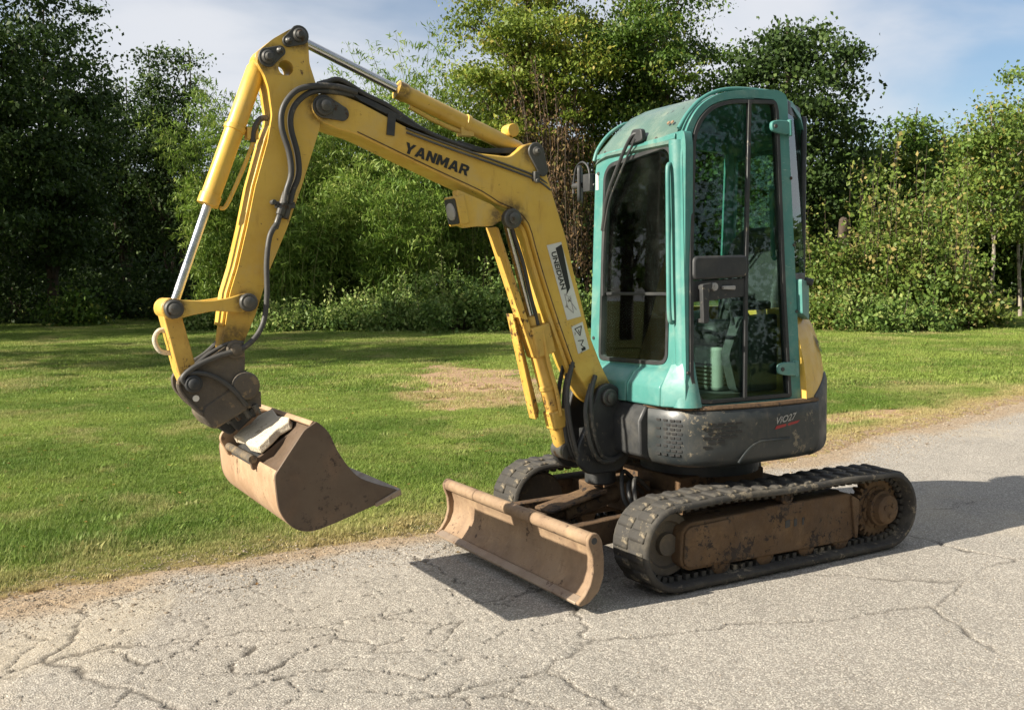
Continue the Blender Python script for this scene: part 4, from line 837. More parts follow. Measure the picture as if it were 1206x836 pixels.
for z in (2.312, 1.052):
    part('hinge', MB().slab([rnd([(.020, z + .022), (-.02, z + .034), (-.098, z + .034), (-.098, z - .040), (-.03, z - .034), (.020, z - .022)], .018)], SP, -.022, -.002).cyl(SP(-.108, z - .045, -.012), SP(-.108, z + .04, -.012), .013, n=12), TUR, door, .004)
    part('hinge_bolt', MB().lathe(SP(-.005, z, -.0222), (.06, 1, .05), [(0, .011), (.006, .010)], 10), STEEL, door, 0)
# front glass
part('window_seal', MB().slab([inset(FW_r, .002), inset(FW_r, .022)], FP_, -.002, .028), BLK, cab, .003)
part('front_window', MB().slab([clip_poly(inset(FW_r, .02), 1, 1.455, 1)], FP_, .010, .015), GLF, cab, 0)
part('lower_front_window', MB().slab([clip_poly(inset(FW_r, .02), 1, 1.450, -1)], FP_, .014, .019), GLF, cab, 0)
part('window_rail', MB().slab([[(-.16, 1.444), (.432, 1.444), (.432, 1.460), (-.16, 1.460)]], FP_, .004, .024), BLK, cab, .002)
# wiper
wip = part('wiper', MB().tube([FP_(.205, 2.285, -.012), FP_(.155, 2.27, -.035), FP_(.02, 2.09, -.04), FP_(-.06, 1.96, -.035), FP_(-.115, 1.80, -.022)], .010, 8).tube([FP_(.19, 2.262, -.03), FP_(.06, 2.09, -.034), FP_(-.04, 1.95, -.030), FP_(-.10, 1.80, -.02)], .006, 8), BLK, cab, 0)
part('wiper_blade', MB().tube([FP_(-.055, 2.03, -.012), FP_(-.10, 1.85, -.012), FP_(-.118, 1.62, -.012), FP_(-.122, 1.44, -.010)], .011, 6), BLK, wip, 0)
part('wiper_motor', MB().slab([rnd([(.12, 2.235), (.25, 2.245), (.24, 2.31), (.16, 2.315)], .02)], FP_, -.03, .0), BLK, wip, .006)
# roof: profile swept across the cab, sloping tinted panel in front
RPx = [(.588, 2.205), (.560, 2.272), (.500, 2.352), (.420, 2.420), (.320, 2.466), (.20, 2.488), (.05, 2.502), (-.10, 2.500), (-.25, 2.478), (-.36, 2.43), (-.42, 2.35), (-.43, 2.27)]
def roof_sec(y):
    k = max(0, (-.05 - y) / .17); drop = .075 * k ** 2.2; e = max(0, (y - .42) / .12); drop += .010 * e * e
    return lambda i: (RPx[i][0] - (.015 * k * k if i < 6 else 0), min(y, .535 + max(0, 0) - max(0, -.10 - RPx[i][0]) * .46), RPx[i][1] - drop * (1 if 1 < i < 10 else .5))
ysr = [-.220, -.212, -.19, -.15, -.09, .0, .15, .30, .42, .49, .530]
def roof_piece(i0, i1, y0, y1, lift=0, th=.03):
    yy = [y for y in ysr if y0 <= y <= y1]; mb = MB()
    top = [[(lambda q: (q[0] + lift * .5, q[1], q[2] + lift))(roof_sec(y)(i)) for i in range(i0, i1 + 1)] for y in yy]
    bot = [[(q[0] - th * (.8 if i < 3 else .2), q[1], q[2] - th * (.5 if i < 3 else 1)) for i, q in enumerate(r)] for r in top]
    n0 = len(top[0]); mb.rows(top); mb.rows(bot); o = len(top) * n0
    k = n0; m = len(top)
    ring = [j * k for j in range(m)] + [(m - 1) * k + i for i in range(1, k)] + [j * k + k - 1 for j in range(m - 2, -1, -1)] + [i for i in range(k - 2, 0, -1)]
    for a, b in zip(ring, ring[1:] + ring[:1]): mb.f.append((a, b, b + o, a + o))
    return mb
part('roof', roof_piece(4, 11, -.22, .53), TUR, cab, 0, ang=60)
part('roof_panel', roof_piece(0, 4, -.212, .49), SKYL, cab, 0, ang=60, label='grey green tinted sloping front roof panel')
part('roof_rail', MB().tube([(.583, -.212, 2.19), (.560, -.214, 2.25), (.50, -.216, 2.325), (.42, -.217, 2.385), (.32, -.217, 2.42), (.05, -.217, 2.435), (-.36, -.215, 2.37)], .010, 10), TUR, cab, 0)
part('roof_rail', MB().tube([(.570, .508, 2.275), (.512, .506, 2.352), (.43, .504, 2.425), (.325, .504, 2.476), (.2, .506, 2.50), (.05, .508, 2.505), (-.10, .508, 2.502)], .010, 10), TUR, cab, 0)
part('header_trim', MB().slab([[(-.195, 2.196), (.49, 2.226), (.49, 2.252), (-.185, 2.222)]], FP_, -.010, .002), TUR, cab, .003)
for dy in (.395, .425): part('roof_bolt', MB().lathe((.540, dy, 2.318), (.8, 0, .6), [(0, .011), (.006, .009)], 10), RUST, cab, 0)
# rear quarter: post, glass, rear wall and far side
part('rear_post', MB().slab([[(-.112, 2.47), (-.118, 1.6), (-.150, .886), (-.215, .886), (-.175, 1.56), (-.150, 2.47)]], lambda a, b, d: (a, .645 - .05 * (b - .87) - d - .9 * max(0, -.11 - a), b), 0, .04), TUR, cab, .010)
def QP(u, b, d): x = -.160 - .25 * u; y = .590 - .05 * (b - .87) - .150 * u; return (x - d * .0 + d * .5 * .3, y - d * .95, b)
part('rear_quarter_glass', MB().slab([rnd([(.0, 1.555), (.98, 1.555), (.98, 2.42), (.0, 2.42)], .02)], QP, -.004, .002), GLS, cab, 0)
part('quarter_trim', MB().slab([[(.0, 2.40), (1.0, 2.40), (1.0, 2.47), (.0, 2.47)]], QP, -.006, .02).slab([[(-.02, 1.50), (1.0, 1.50), (1.0, 1.552), (-.02, 1.552)]], QP, -.008, .02), BLK, cab, .004)
part('rear_wall', MB().slab([[(.0, .89), (1, .89), (1, 1.498), (.0, 1.498)]], QP, .0, .03), TUR, cab, .006)
part('rear_ledge', MB().slab([rnd([(-.08, 1.34), (.42, 1.30), (.48, 1.505), (-.08, 1.52)], .02)], QP, -.075, -.002), TUR, cab, .012, 3)
part('rear_knob', MB().cyl(QP(.30, 1.512, -.06), QP(.42, 1.500, -.105), .020, n=14, ch=.005), BLK, cab, 0)
part('rear_corner_post', MB().box((-.420, .385, 1.66), (.03, .03, 1.52)), BLK, cab, .012)
part('rear_frame', MB().slab([[(-.27, .89), (.36, .89), (.36, 2.40), (-.205, 2.40)], [(-.19, 1.52), (.30, 1.52), (.30, 2.34), (-.16, 2.34)]], lambda a, b, d: (-.415 - d, a, b), 0, .03), TUR, cab, .006)
part('rear_window', MB().slab([[(-.195, 1.515), (.305, 1.515), (.305, 2.345), (-.165, 2.345)]], lambda a, b, d: (-.43 - d, a, b), 0, .005), GLS, cab, 0)
part('far_frame', MB().slab([[(.545, .89), (.555, 2.19), (.46, 2.33), (.3, 2.40), (-.42, 2.38), (-.42, .89)], [(.50, 1.12), (-.02, 1.12), (-.02, 2.28), (.26, 2.30), (.42, 2.24), (.505, 2.12)], [(-.07, 1.12), (-.37, 1.12), (-.37, 2.28), (-.07, 2.29)]], lambda a, b, d: (a, -.275 + .05 * (b - .9) + d, b), 0, .04), TUR, cab, .008)
part('far_window', MB().slab([[(.505, 1.115), (-.025, 1.115), (-.025, 2.285), (.26, 2.305), (.42, 2.245), (.51, 2.125)]], lambda a, b, d: (a, -.260 + .05 * (b - .9) + d, b), 0, .005), GLS, cab, 0)
part('far_window', MB().slab([[(-.065, 1.115), (-.375, 1.115), (-.375, 2.285), (-.065, 2.295)]], lambda a, b, d: (a, -.260 + .05 * (b - .9) + d, b), 0, .005), GLS, cab, 0)
# ---- cab interior
part('cab_floor', MB().slab([[(.55, -.24), (.55, .50), (.45, .58), (-.12, .60), (-.40, .22), (-.40, -.24)]], lambda a, b, d: (a, b, d), .884, .915), DGREY, EXC, .004)
sb = part('seat_base', MB().slab([rnd([(.16, -.10), (.16, .34), (-.34, .34), (-.34, -.10)], .04)], lambda a, b, d: (a, b, d), .916, 1.16), LGREY, EXC, .02)
vent = MB()
for k in range(6): vent.box((.1625, .16, .95 + .022 * k), (.006, .26, .008))
part('base_vents', vent, INK, sb, 0)
for k in range(5): part('base_slot', MB().box((.02, .3425, .950 + .024 * k), (.20, .006, .008)), INK, sb, 0)
part('base_label', MB().slab([rnd([(.115, 1.06), (.04, 1.06), (.04, 1.152), (.115, 1.152)], .01)], lambda a, b, d: (a, .3405 + d, b), 0, .003), WHT, sb, 0)
seat = part('seat', MB().slab([rnd([(.20, -.12), (.20, .36), (-.24, .36), (-.24, -.12)], .09)], lambda a, b, d: (a, b, 1.161 + d), 0, .13), SEAT, EXC, .045, 4)
part('backrest', MB().slab([rnd([(-.12, .0), (-.12, .46), (-.05, .58), (.29, .58), (.36, .46), (.36, .0)], .10)], lambda a, b, d: (-.20 - d - b * .22, a, 1.24 + b), 0, .11), SEAT, seat, .04, 4)
part('armrest', MB().box((.0, .40, 1.38), (.30, .06, .05)), SEAT, seat, .018, 3)
con = part('left_console', MB().slab([rnd([(.18, 1.12), (.10, 1.32), (-.20, 1.34), (-.20, .92), (.12, .92)], .03)], lambda a, b, d: (a, d, b), .375, .50), DGREY, EXC, .012)
part('control_lever', MB().tube([(.14, .44, 1.28), (.17, .44, 1.40), (.175, .44, 1.48)], .010, 8).lathe((.175, .44, 1.47), (.05, 0, 1), [(0, .014), (.03, .022), (.08, .024), (.11, .016)], 14), SEAT, con, 0)
part('right_console', MB().slab([rnd([(.20, 1.12), (.12, 1.32), (-.20, 1.34), (-.20, .92), (.14, .92)], .03)], lambda a, b, d: (a, d, b), -.235, -.13), LGREY, EXC, .012)
part('control_lever', MB().tube([(.16, -.20, 1.28), (.18, -.20, 1.42)], .010, 8).lathe((.18, -.20, 1.41), (.05, 0, 1), [(0, .014), (.03, .022), (.08, .024), (.11, .016)], 14), SEAT, EXC, 0)
for y in (.06, .18): part('travel_lever', MB().tube([(.36, y, .90), (.38, y, 1.10), (.34, y, 1.30), (.33, y, 1.40)], .011, 8).cyl((.33, y, 1.38), (.325, y, 1.50), .018, n=12), BLK, EXC, 0)
part('dash_panel', MB().slab([rnd([(.48, -.225), (.34, -.225), (.34, -.14), (.48, -.14)], .02)], lambda a, b, d: (a, b, d), .916, 1.36), DGREY, EXC, .012)
part('inside_grab_handle', MB().tube([(-.02, .555, 2.0), (-.035, .535, 1.97), (-.045, .53, 1.82), (-.048, .535, 1.66), (-.035, .56, 1.63)], .013, 10), TUR, EXC, 0)
part('floor_pedal', MB().box((.44, .28, .93), (.14, .09, .012), Matrix.Rotation(R_(-20), 3, 'Y')), BLK, EXC, .003)
# mirror on the far front post
mir = part('mirror_arm', MB().tube([(.57, -.225, 2.06), (.58, -.27, 2.075), (.58, -.33, 2.075), (.58, -.37, 2.075)], .010, 8).tube([(.575, -.26, 2.06), (.575, -.28, 2.16), (.575, -.34, 2.20), (.575, -.405, 2.175), (.575, -.435, 2.09), (.575, -.435, 2.03)], .006, 8), BLK, EXC, 0)
part('mirror_bracket', MB().box((.578, -.265, 2.075), (.05, .07, .10)).cyl((.578, -.33, 2.07), (.578, -.43, 2.07), .018, n=12), BLK, mir, .005)
part('mirror_head', MB().slab([rnd([(-.07, -.105), (.07, -.105), (.07, .105), (-.07, .105)], .04)], lambda a, b, d: (.575 + a * .62 + d * .78, -.348 + a * .78 - d * .62, 2.075 + b), 0, .022), BLK, mir, .008, 3)
part('post_sticker', MB().slab([sq], lambda u, v, d: (.584 - .0128 * 1.06 + d + .0015, -.212 + .026 * u, 2.03 + .09 * v), 0, .001), WHT, cab, 0)
for a, b in ((-.188, 2.12), (.512, 2.13), (-.228, 1.20), (.520, 1.22), (.10, 2.238), (-.12, 2.228), (.33, 2.246)):
    part('bolt', MB().lathe(FP_(a, b, .0015), (1, 0, 0), [(0, .0105), (.005, .0095), (.0055, .005)], 10), STEEL, cab, 0)
for a, b in ((-.122, 2.05), (-.136, 1.35), (.578, 1.06), (-.13, 1.70)):
    part('bolt', MB().lathe(SP(a, b, .0035), (0, 1, 0), [(0, .0095), (.005, .0085), (.0055, .005)], 10), STEEL, cab, 0)
# ------------------------------------------------------------------ trees, bamboo, shrubs
def leaf_mat(name, a, b, c, trans=.32, rough=.55):
    m, t, p = newmat(name); f = attr(t, 'tint').outputs['Fac']
    col = mixc(t, ramp(t, f, 0, .6), a, b); col = mixc(t, ramp(t, f, .62, 1.0), col, c)
    t.links.new(col, p.inputs['Base Color']); p.inputs['Roughness'].default_value = rough; p.inputs['Specular IOR Level'].default_value = .3
    tl = N(t, 'ShaderNodeBsdfTranslucent'); t.links.new(col, tl.inputs[0]); ms = N(t, 'ShaderNodeMixShader'); ms.inputs[0].default_value = trans
    out = t.nodes['Material Output']; t.links.new(p.outputs[0], ms.inputs[1]); t.links.new(tl.outputs[0], ms.inputs[2]); t.links.new(ms.outputs[0], out.inputs[0]); return m
LF_DARK = leaf_mat('dark_leaf', lin(46, 64, 30), lin(66, 88, 40), lin(88, 106, 50))
LF_MID = leaf_mat('mid_leaf', lin(62, 88, 32), lin(88, 114, 42), lin(122, 128, 54))
LF_ASH = leaf_mat('yellowing_leaf', lin(92, 112, 40), lin(124, 138, 50), lin(160, 146, 66))
LF_BAM = leaf_mat('bamboo_leaf', lin(88, 116, 42), lin(116, 140, 56), lin(150, 162, 84), .40)
LF_BUSH = leaf_mat('bush_leaf', lin(76, 100, 40), lin(108, 126, 54), lin(152, 138, 84))
LF_HEDGE = leaf_mat('hedge_leaf', lin(82, 108, 50), lin(112, 134, 64), lin(146, 156, 92))
LF_BIRCH = leaf_mat('birch_leaf', lin(86, 112, 48), lin(110, 130, 56), lin(146, 132, 68))
LF_DRY = leaf_mat('dry_vine', lin(84, 66, 46), lin(116, 92, 62), lin(104, 104, 54), .2, .8)
BARK = worn('grey_brown_bark', lin(84, 70, 56), lin(64, 54, 44), lin(44, 38, 30), .6, .9, bumpy=1)
BIRK = worn('pale_birch_bark', lin(150, 142, 128), lin(120, 110, 98), lin(58, 50, 42), .6, .85, bumpy=.4)
CULM = worn('bamboo_culm', lin(98, 112, 52), lin(126, 124, 70), lin(90, 80, 50), .7, .5)
def leaf_mesh(name, P, size, asp, tint, mat, parent, droop=.0, flat=.4, seed=0):
    r = np.random.default_rng(seed + 1000); n = len(P)
    d = r.normal(0, 1, (n, 3)); d[:, 2] -= droop * 1.6; d /= np.linalg.norm(d, axis=1, keepdims=True)
    q = r.normal(0, 1, (n, 3)); q[:, 2] += flat * 2.5
    s = np.cross(d, q); s /= np.linalg.norm(s, axis=1, keepdims=True) + 1e-9
    L = (size * r.uniform(.45, 1.5, n))[:, None]; Wd = L * asp; nn = np.cross(s, d)
    V = np.stack([P - d * L * .5, P + s * Wd * .5 - d * L * .05 + nn * L * .06, P + d * L * .5 - nn * L * .1, P - s * Wd * .5 - d * L * .05 + nn * L * .06], 1).reshape(-1, 3)
    F = np.arange(n * 4).reshape(n, 4); me = quads(name, V, F)
    a = me.attributes.new('tint', 'FLOAT', 'POINT'); a.data.foreach_set('value', np.repeat(np.clip(tint, 0, 1), 4).astype(np.float32))
    me.materials.append(mat); o = bpy.data.objects.new(name, me); COL.objects.link(o); o.parent = parent; return o
def spot(u, D):
    s = (u - 603) / CAM_F * D; x, y = CAM_C.x + FW2[0] * D + RT2[0] * s, CAM_C.y + FW2[1] * D + RT2[1] * s
    return Vector((x, y, float(lawn_z(np.array([x]), np.array([y]))[0])))
def hgt(v, D): return 1.53 + (331 - v) * D / CAM_F
def clumps(r, n, rx, rz, zc, shell=.35, rough=.35, lobes=5):
    d = r.normal(0, 1, (n, 3)); d /= np.linalg.norm(d, axis=1, keepdims=True)
    ld = r.normal(0, 1, (lobes, 3)); ld /= np.linalg.norm(ld, axis=1, keepdims=True); amp = r.uniform(-.1, 1, lobes) * rough
    k = 1 - rough * .45 + (amp * np.exp(-4 * (1 - d @ ld.T))).sum(1)
    t = r.uniform(0, 1, n) ** shell * k
    return np.stack([d[:, 0] * t * rx, d[:, 1] * t * rx, zc + d[:, 2] * t * rz], 1)
def tree(name, label, cat, pos, H, rx, leafmat, nl, seed, base=.25, size=.15, asp=.55, sig=.42, ncl=None, trunk_r=.18, bark=BARK, droop=.3, rough=.4, shell=.4, limbs=22, group=None, flat=.45, lean=0, forks=1, zsq=.55):
    r = np.random.default_rng(seed); root = empty(name, pos); tag(root, label, cat, group)
    z0 = H * base; rz = (H - z0) / 2; zc = z0 + rz; ncl = ncl or max(24, nl // 110)
    C = clumps(r, ncl, rx * .92, rz * .96, zc, shell, rough)
    per = r.dirichlet(np.ones(ncl) * 2.5) * nl; P = []; T = []
    for c, m in zip(C, per.astype(int) + 1):
        sg = sig * r.uniform(.6, 1.4)
        P.append(c + r.normal(0, 1, (m, 3)) * sg * np.array([1, 1, zsq])); T.append(np.clip(r.uniform(.15, .75) + r.normal(0, .22, m), 0, 1))
    P = np.concatenate(P); T = np.concatenate(T); P[:, 2] = np.maximum(P[:, 2], .05)
    leaf_mesh('crown', P, size, asp, T, leafmat, root, droop, flat, seed)
    mb = MB()
    for f in range(forks):
        ox, oy = (r.normal(0, .5), r.normal(0, .5)) if forks > 1 else (0, 0)
        pts = [(ox * .4 + r.normal(0, .04) + lean * t_ * t_, oy * .4 + r.normal(0, .04), H * .93 * t_ - .1) if t_ < .2 else (ox * (.4 + .8 * t_) + r.normal(0, .02 * rx) + lean * t_ * t_, oy * (.4 + .8 * t_) + r.normal(0, .02 * rx), H * .93 * t_) for t_ in (0, .12, .3, .5, .7, .88, 1)]
        mb.tube(pts, (trunk_r / math.sqrt(forks), trunk_r * .12), 9, 3)
    part_ = obj('trunk', mb, bark, root, 0)
    mb = MB(); idx = r.permutation(ncl)[:limbs]
    for i in idx:
        c = C[i]; zb = max(H * .12, c[2] - abs(r.normal(.28, .1)) * (H - z0) * .7 - .2); b = Vector((lean * (zb / H) ** 2, 0, zb)); e = Vector(c); m = b.lerp(e, .5) + Vector((r.normal(0, .12), r.normal(0, .12), .12 * (e - b).length))
        mb.tube([b, m, e], (trunk_r * .34, .012), 5, 4)
    obj('limbs', mb, bark, root, 0)
    return root
def bamboo(label, pos, H, rad, nc, nl, seed, lean=(0, 0)):
    r = np.random.default_rng(seed); root = empty('bamboo_clump', pos); tag(root, label, 'bamboo', 'bamboo clumps of the grove')
    mb = MB(); P = []; T = []
    per = nl // nc
    for i in range(nc):
        a, q = r.uniform(0, 6.283), rad * .6 * math.sqrt(r.uniform()); h = H * r.uniform(.55, 1.12); o = np.array([q * math.cos(a), q * math.sin(a)]); da = a + r.normal(0, .7); bend = h * r.uniform(.10, .30)
        dirv = np.array([math.cos(da), math.sin(da)]); t = np.linspace(0, 1, 7)
        path = np.stack([o[0] + dirv[0] * bend * t ** 2.2 + lean[0] * t, o[1] + dirv[1] * bend * t ** 2.2 + lean[1] * t, h * (t - .10 * t ** 3)], 1)
        mb.tube([tuple(p) for p in path], (.022, .005), 4, 1)
        tt = .08 + .92 * r.uniform(0, 1, per) ** .75; nod = np.round(tt * 26 + r.normal(0, .12, per)) / 26
        base = np.stack([np.interp(nod, t, path[:, k]) for k in range(3)], 1); ta = r.uniform(0, 6.283, per); nb_ = (nod * 26).astype(int) % 7
        ta = nb_ * 2.1 + r.normal(0, .7, per); rl = r.uniform(.1, 1, per) ** .7 * (.55 * (1 - .45 * nod) + .25)
        base[:, 0] += np.cos(ta) * rl; base[:, 1] += np.sin(ta) * rl; base[:, 2] += .22 * rl - .55 * rl ** 2 + r.normal(0, .05, per)
        P.append(base); T.append(np.clip(r.uniform(.1, .8) + r.normal(0, .2, per), 0, 1))
    P = np.concatenate(P); P[:, 2] = np.maximum(P[:, 2], .1)
    leaf_mesh('foliage', P, .22, .20, np.concatenate(T), LF_BAM, root, .55, .3, seed)
    obj('culms', mb, CULM, root, 0); return root
def shrub(name, label, pos, H, rx, leafmat, nl, seed, size=.12, asp=.6, group=None, stalks=0, sig=.26, cat='shrub', rough=.5):
    r = np.random.default_rng(seed); root = empty(name, pos); tag(root, label, cat, group)
    ncl = max(20, nl // 70); C = clumps(r, ncl, rx, H * .95, 0, .35, rough, 7); C[:, 2] = np.abs(C[:, 2]) * r.uniform(.6, 1.0, ncl) + .05
    P = []; T = []
    for c in C:
        m = int(nl / ncl * r.uniform(.4, 1.6)); P.append(c + r.normal(0, 1, (m, 3)) * sig * r.uniform(.5, 1.5) * np.array([1, 1, .7])); T.append(np.clip(r.uniform(.1, .8) + r.normal(0, .22, m), 0, 1))
    mb = MB()
    for i in range(18):
        c = C[r.integers(ncl)]; mb.tube([(c[0] * .15, c[1] * .15, -.05), (c[0] * .5, c[1] * .5, c[2] * .55), tuple(c)], (.03, .008), 5, 3)
    for i in range(stalks):
        a = r.uniform(0, 6.283); q = rx * .8 * math.sqrt(r.uniform()); h = H * r.uniform(.9, 1.35); b = np.array([q * math.cos(a), q * math.sin(a), 0]); e = b + np.array([r.normal(0, .25), r.normal(0, .25), h])
        mb.tube([tuple(b), tuple((b + e) / 2 + r.normal(0, .05, 3)), tuple(e)], (.012, .004), 4, 3)
        m = 60; t = r.uniform(.35, 1, m)[:, None]; P.append(b + (e - b) * t + r.normal(0, .10, (m, 3))); T.append(np.clip(r.uniform(.3, .9) + r.normal(0, .2, m), 0, 1))
    P = np.concatenate(P); P[:, 2] = np.maximum(P[:, 2], .04)
    leaf_mesh('foliage', P, size, asp, np.concatenate(T), leafmat, root, .2, .45, seed); obj('stems', mb, BARK, root, 0); return root
G1 = 'dark trees of the wood at the left'
tree('dark_tree', 'tallest dark broadleaf tree at the left picture edge', 'tree', spot(-20, 37), 18, 5.0, LF_DARK, 44000, 1, .06, .18, .6, .55, trunk_r=.30, group=G1, droop=.5, zsq=.35)
tree('dark_tree', 'dark broadleaf tree second from the left edge, layered drooping boughs', 'tree', spot(66, 41), 13.6, 2.9, LF_DARK, 30000, 2, .04, .18, .6, .5, trunk_r=.26, group=G1, droop=.5, zsq=.35)
tree('slender_tree', 'slender tall tree with open crown standing right of the dark trees', 'tree', spot(206, 48), hgt(38, 48), 2.2, LF_DARK, 20000, 3, .14, .17, .6, .42, trunk_r=.16, limbs=30, forks=3, group=G1, rough=.5, ncl=150)  # dark leaf colour stands in for shade that does not reach this crown
tree('slender_tree', 'shorter open crowned tree between the dark trees and the slender tree', 'tree', spot(148, 49), hgt(74, 49), 2.1, LF_DARK, 16000, 4, .14, .17, .6, .42, trunk_r=.15, limbs=30, forks=2, group=G1, rough=.5, ncl=130)  # shade put into the leaf colour here too
for i, (u, D, H, rx, lab) in enumerate(((20, 54, 11, 4.5, 'farther dark tree low behind the left edge trees'), (110, 56, 10, 4.5, 'farther dark tree low behind the slender trees'), (190, 57, 8.5, 4.0, 'farther dark tree low behind the slender tree stems'), (245, 58, 8, 4.0, 'farther dark tree low behind the bamboo at its left end'), (300, 60, 9, 4.5, 'farther tree hidden mostly behind the leftmost bamboo'), (420, 60, 10, 4.6, 'farther tree behind the middle of the bamboo grove'))):
    tree('background_tree', lab, 'tree', spot(u, D), H, rx, LF_DARK, 9000, 30 + i, -.05, .28, .65, .6, trunk_r=.2, limbs=10, group='trees far back behind the grove')
for i, (u, D, H, rx, lab) in enumerate(((95, 38, 1.9, 1.1, 'small leafy shrub at the foot of the left dark trees'), (20, 41, 3.4, 2.4, 'dark undergrowth shrub at the left picture edge'), (150, 45, 3.4, 2.4, 'undergrowth shrub below the slender trees'), (225, 43, 3.4, 2.0, 'undergrowth shrub between the slender tree and the bamboo'), (80, 46, 3.8, 2.6, 'undergrowth shrub deep behind the small leafy shrub'))):
    shrub('undergrowth_shrub', lab, spot(u, D), H, rx, LF_MID if i == 0 else LF_DARK, 2600 if i == 0 else 5200, 50 + i, .17, group='undergrowth of the left wood', sig=.32)
BL = ['leftmost bamboo clump, behind the excavator stick', 'second bamboo clump from the left, pale arching tops', 'bamboo clump left of the boom middle, bright feathery leaves', 'bamboo clump under the boom, bending towards the lawn', 'tall bamboo clump below the arm cylinder', 'rightmost bamboo clump beside the big yellowing tree', 'low bamboo clump in front, below the stick and boom joint', 'low bamboo clump in front, below the boom lettering', 'bamboo clump at the left end of the grove, behind the bucket cylinder rod']
for i, (u, D, v, rad, nc, nl) in enumerate(((284, 37, 112, 1.8, 60, 24000), (322, 38.5, 82, 2.0, 60, 24000), (385, 38, 112, 2.0, 60, 24000), (440, 37.5, 88, 2.0, 60, 24000), (498, 39, 64, 2.0, 60, 24000), (556, 39.5, 78, 2.0, 52, 20000), (352, 34.5, 185, 1.9, 54, 20000), (470, 34.8, 190, 1.9, 54, 20000), (266, 36, 205, 1.1, 30, 10000))):
    bamboo(BL[i], spot(u, D), hgt(v, D), rad, nc, nl, 70 + i)
G2 = 'tall trees behind the excavator cab'
big1 = tree('ash_tree', 'big yellowing tree with vine hung trunk between boom and cab', 'tree', spot(628, 39), 15.5, 4.5, LF_ASH, 62000, 5, .16, .15, .55, .46, trunk_r=.30, limbs=40, group=G2, rough=.55, droop=.5, zsq=.4, ncl=190)
tree('ash_tree', 'big green tree rising directly behind the cab roof', 'tree', spot(765, 40), 15, 4.3, LF_MID, 56000, 6, .15, .15, .55, .46, trunk_r=.28, limbs=40, group=G2, rough=.55, droop=.5, zsq=.4, ncl=170)
tree('maple_tree', 'dark leaved tree standing right of the cab', 'tree', spot(925, 38), hgt(8, 38), 3.2, LF_DARK, 40000, 7, .05, .165, .75, .42, trunk_r=.24, limbs=30, group=G2, rough=.5, zsq=.5)
tree('maple_tree', 'low dark tree filling between the big trees behind the cab', 'tree', spot(850, 44), 8.5, 3.8, LF_DARK, 16000, 8, .04, .22, .7, .5, trunk_r=.2, group=G2)
for i, (u, D, H, rx, m_, lab) in enumerate(((590, 46, 8, 3.6, LF_DARK, 'dark low tree behind the vine hung trunk'), (700, 48, 9, 4, LF_DARK, 'dark low tree seen through the gap left of the cab'), (1010, 46, hgt(160, 46), 2.6, LF_DARK, 'dark pointed tree right of the maple'), (1075, 44, hgt(118, 44), 2.4, LF_MID, 'rounded green tree behind the large bush'), (1120, 46, hgt(150, 46), 2.6, LF_MID, 'green tree behind the birches at the right'), (1200, 46, hgt(140, 46), 3.2, LF_MID, 'green tree at the right picture edge behind the birches'), (980, 52, 7, 4, LF_DARK, 'far dark tree behind the right bush'), (1150, 54, 7, 4, LF_DARK, 'far dark tree behind the birch stems'), (1260, 48, 9, 4, LF_DARK, 'far dark tree past the right picture edge'))):
    tree('woodland_tree', lab, 'tree', spot(u, D), H, rx, m_, 19000, 90 + i, -.04, .20, .6, .45, trunk_r=.16, group='smaller trees behind the cab and bush', limbs=14, rough=.55)
for i, (u, D, v, lab) in enumerate(((1142, 35, 135, 'thin pale birch left of the birch pair'), (1168, 34, 112, 'thin pale birch, middle of the three at the right edge'), (1200, 36, 105, 'thin pale birch nearest the right picture edge'))):
    tree('birch_tree', lab, 'tree', spot(u, D), hgt(v, D), 1.4, LF_BIRCH, 8000, 120 + i, .22, .13, .7, .34, trunk_r=.075, bark=BIRK, limbs=16, group='birches at the right edge', rough=.6, ncl=60, lean=.3)
G3 = 'sprawling bushes at the right'
shrub('large_bush', 'largest sprawling bush right of the cab, tallest in the middle', spot(1062, 29.5), hgt(222, 29.5), 2.3, LF_BUSH, 24000, 140, .13, .7, G3, 24, .24)
shrub('large_bush', 'lower bush with dry stalks directly beside the cab at the right', spot(985, 29), hgt(278, 29), 1.5, LF_BUSH, 13000, 141, .12, .7, G3, 18, .22)
shrub('large_bush', 'bramble mound at the right end of the large bush', spot(1128, 28.6), hgt(305, 28.6), 1.3, LF_BUSH, 11000, 142, .12, .7, G3, 14, .22)
shrub('large_bush', 'leafy hump at the front foot of the large bush', spot(1040, 27.5), hgt(335, 27.5), 1.7, LF_HEDGE, 6000, 143, .11, .7, G3, 6, .2)
G4 = 'low hedge plants along the bamboo'
for i, (u, D, v, rx, lab) in enumerate(((250, 33, 350, 1.3, 'low hedge plant left of the stick foot'), (345, 32, 352, 1.5, 'low hedge plant right of the stick at lawn level'), (420, 31.5, 345, 1.5, 'low hedge plant below the boom middle'), (480, 31, 335, 1.4, 'hedge plant left of the tall leafy shrub'), (545, 30.5, 312, 1.7, 'tall leafy shrub left of the boom cylinder'), (605, 31, 318, 1.5, 'leafy shrub behind the boom cylinder'), (668, 31.5, 325, 1.6, 'leafy shrub behind the lower boom'), (725, 32, 330, 1.5, 'leafy shrub behind the cab front'), (905, 31, 325, 1.6, 'leafy shrub just behind the cab door'))):
    shrub('hedge_shrub', lab, spot(u, D), hgt(v, D), rx, LF_HEDGE, 6000, 160 + i, .12, .55, G4, 8, .2)
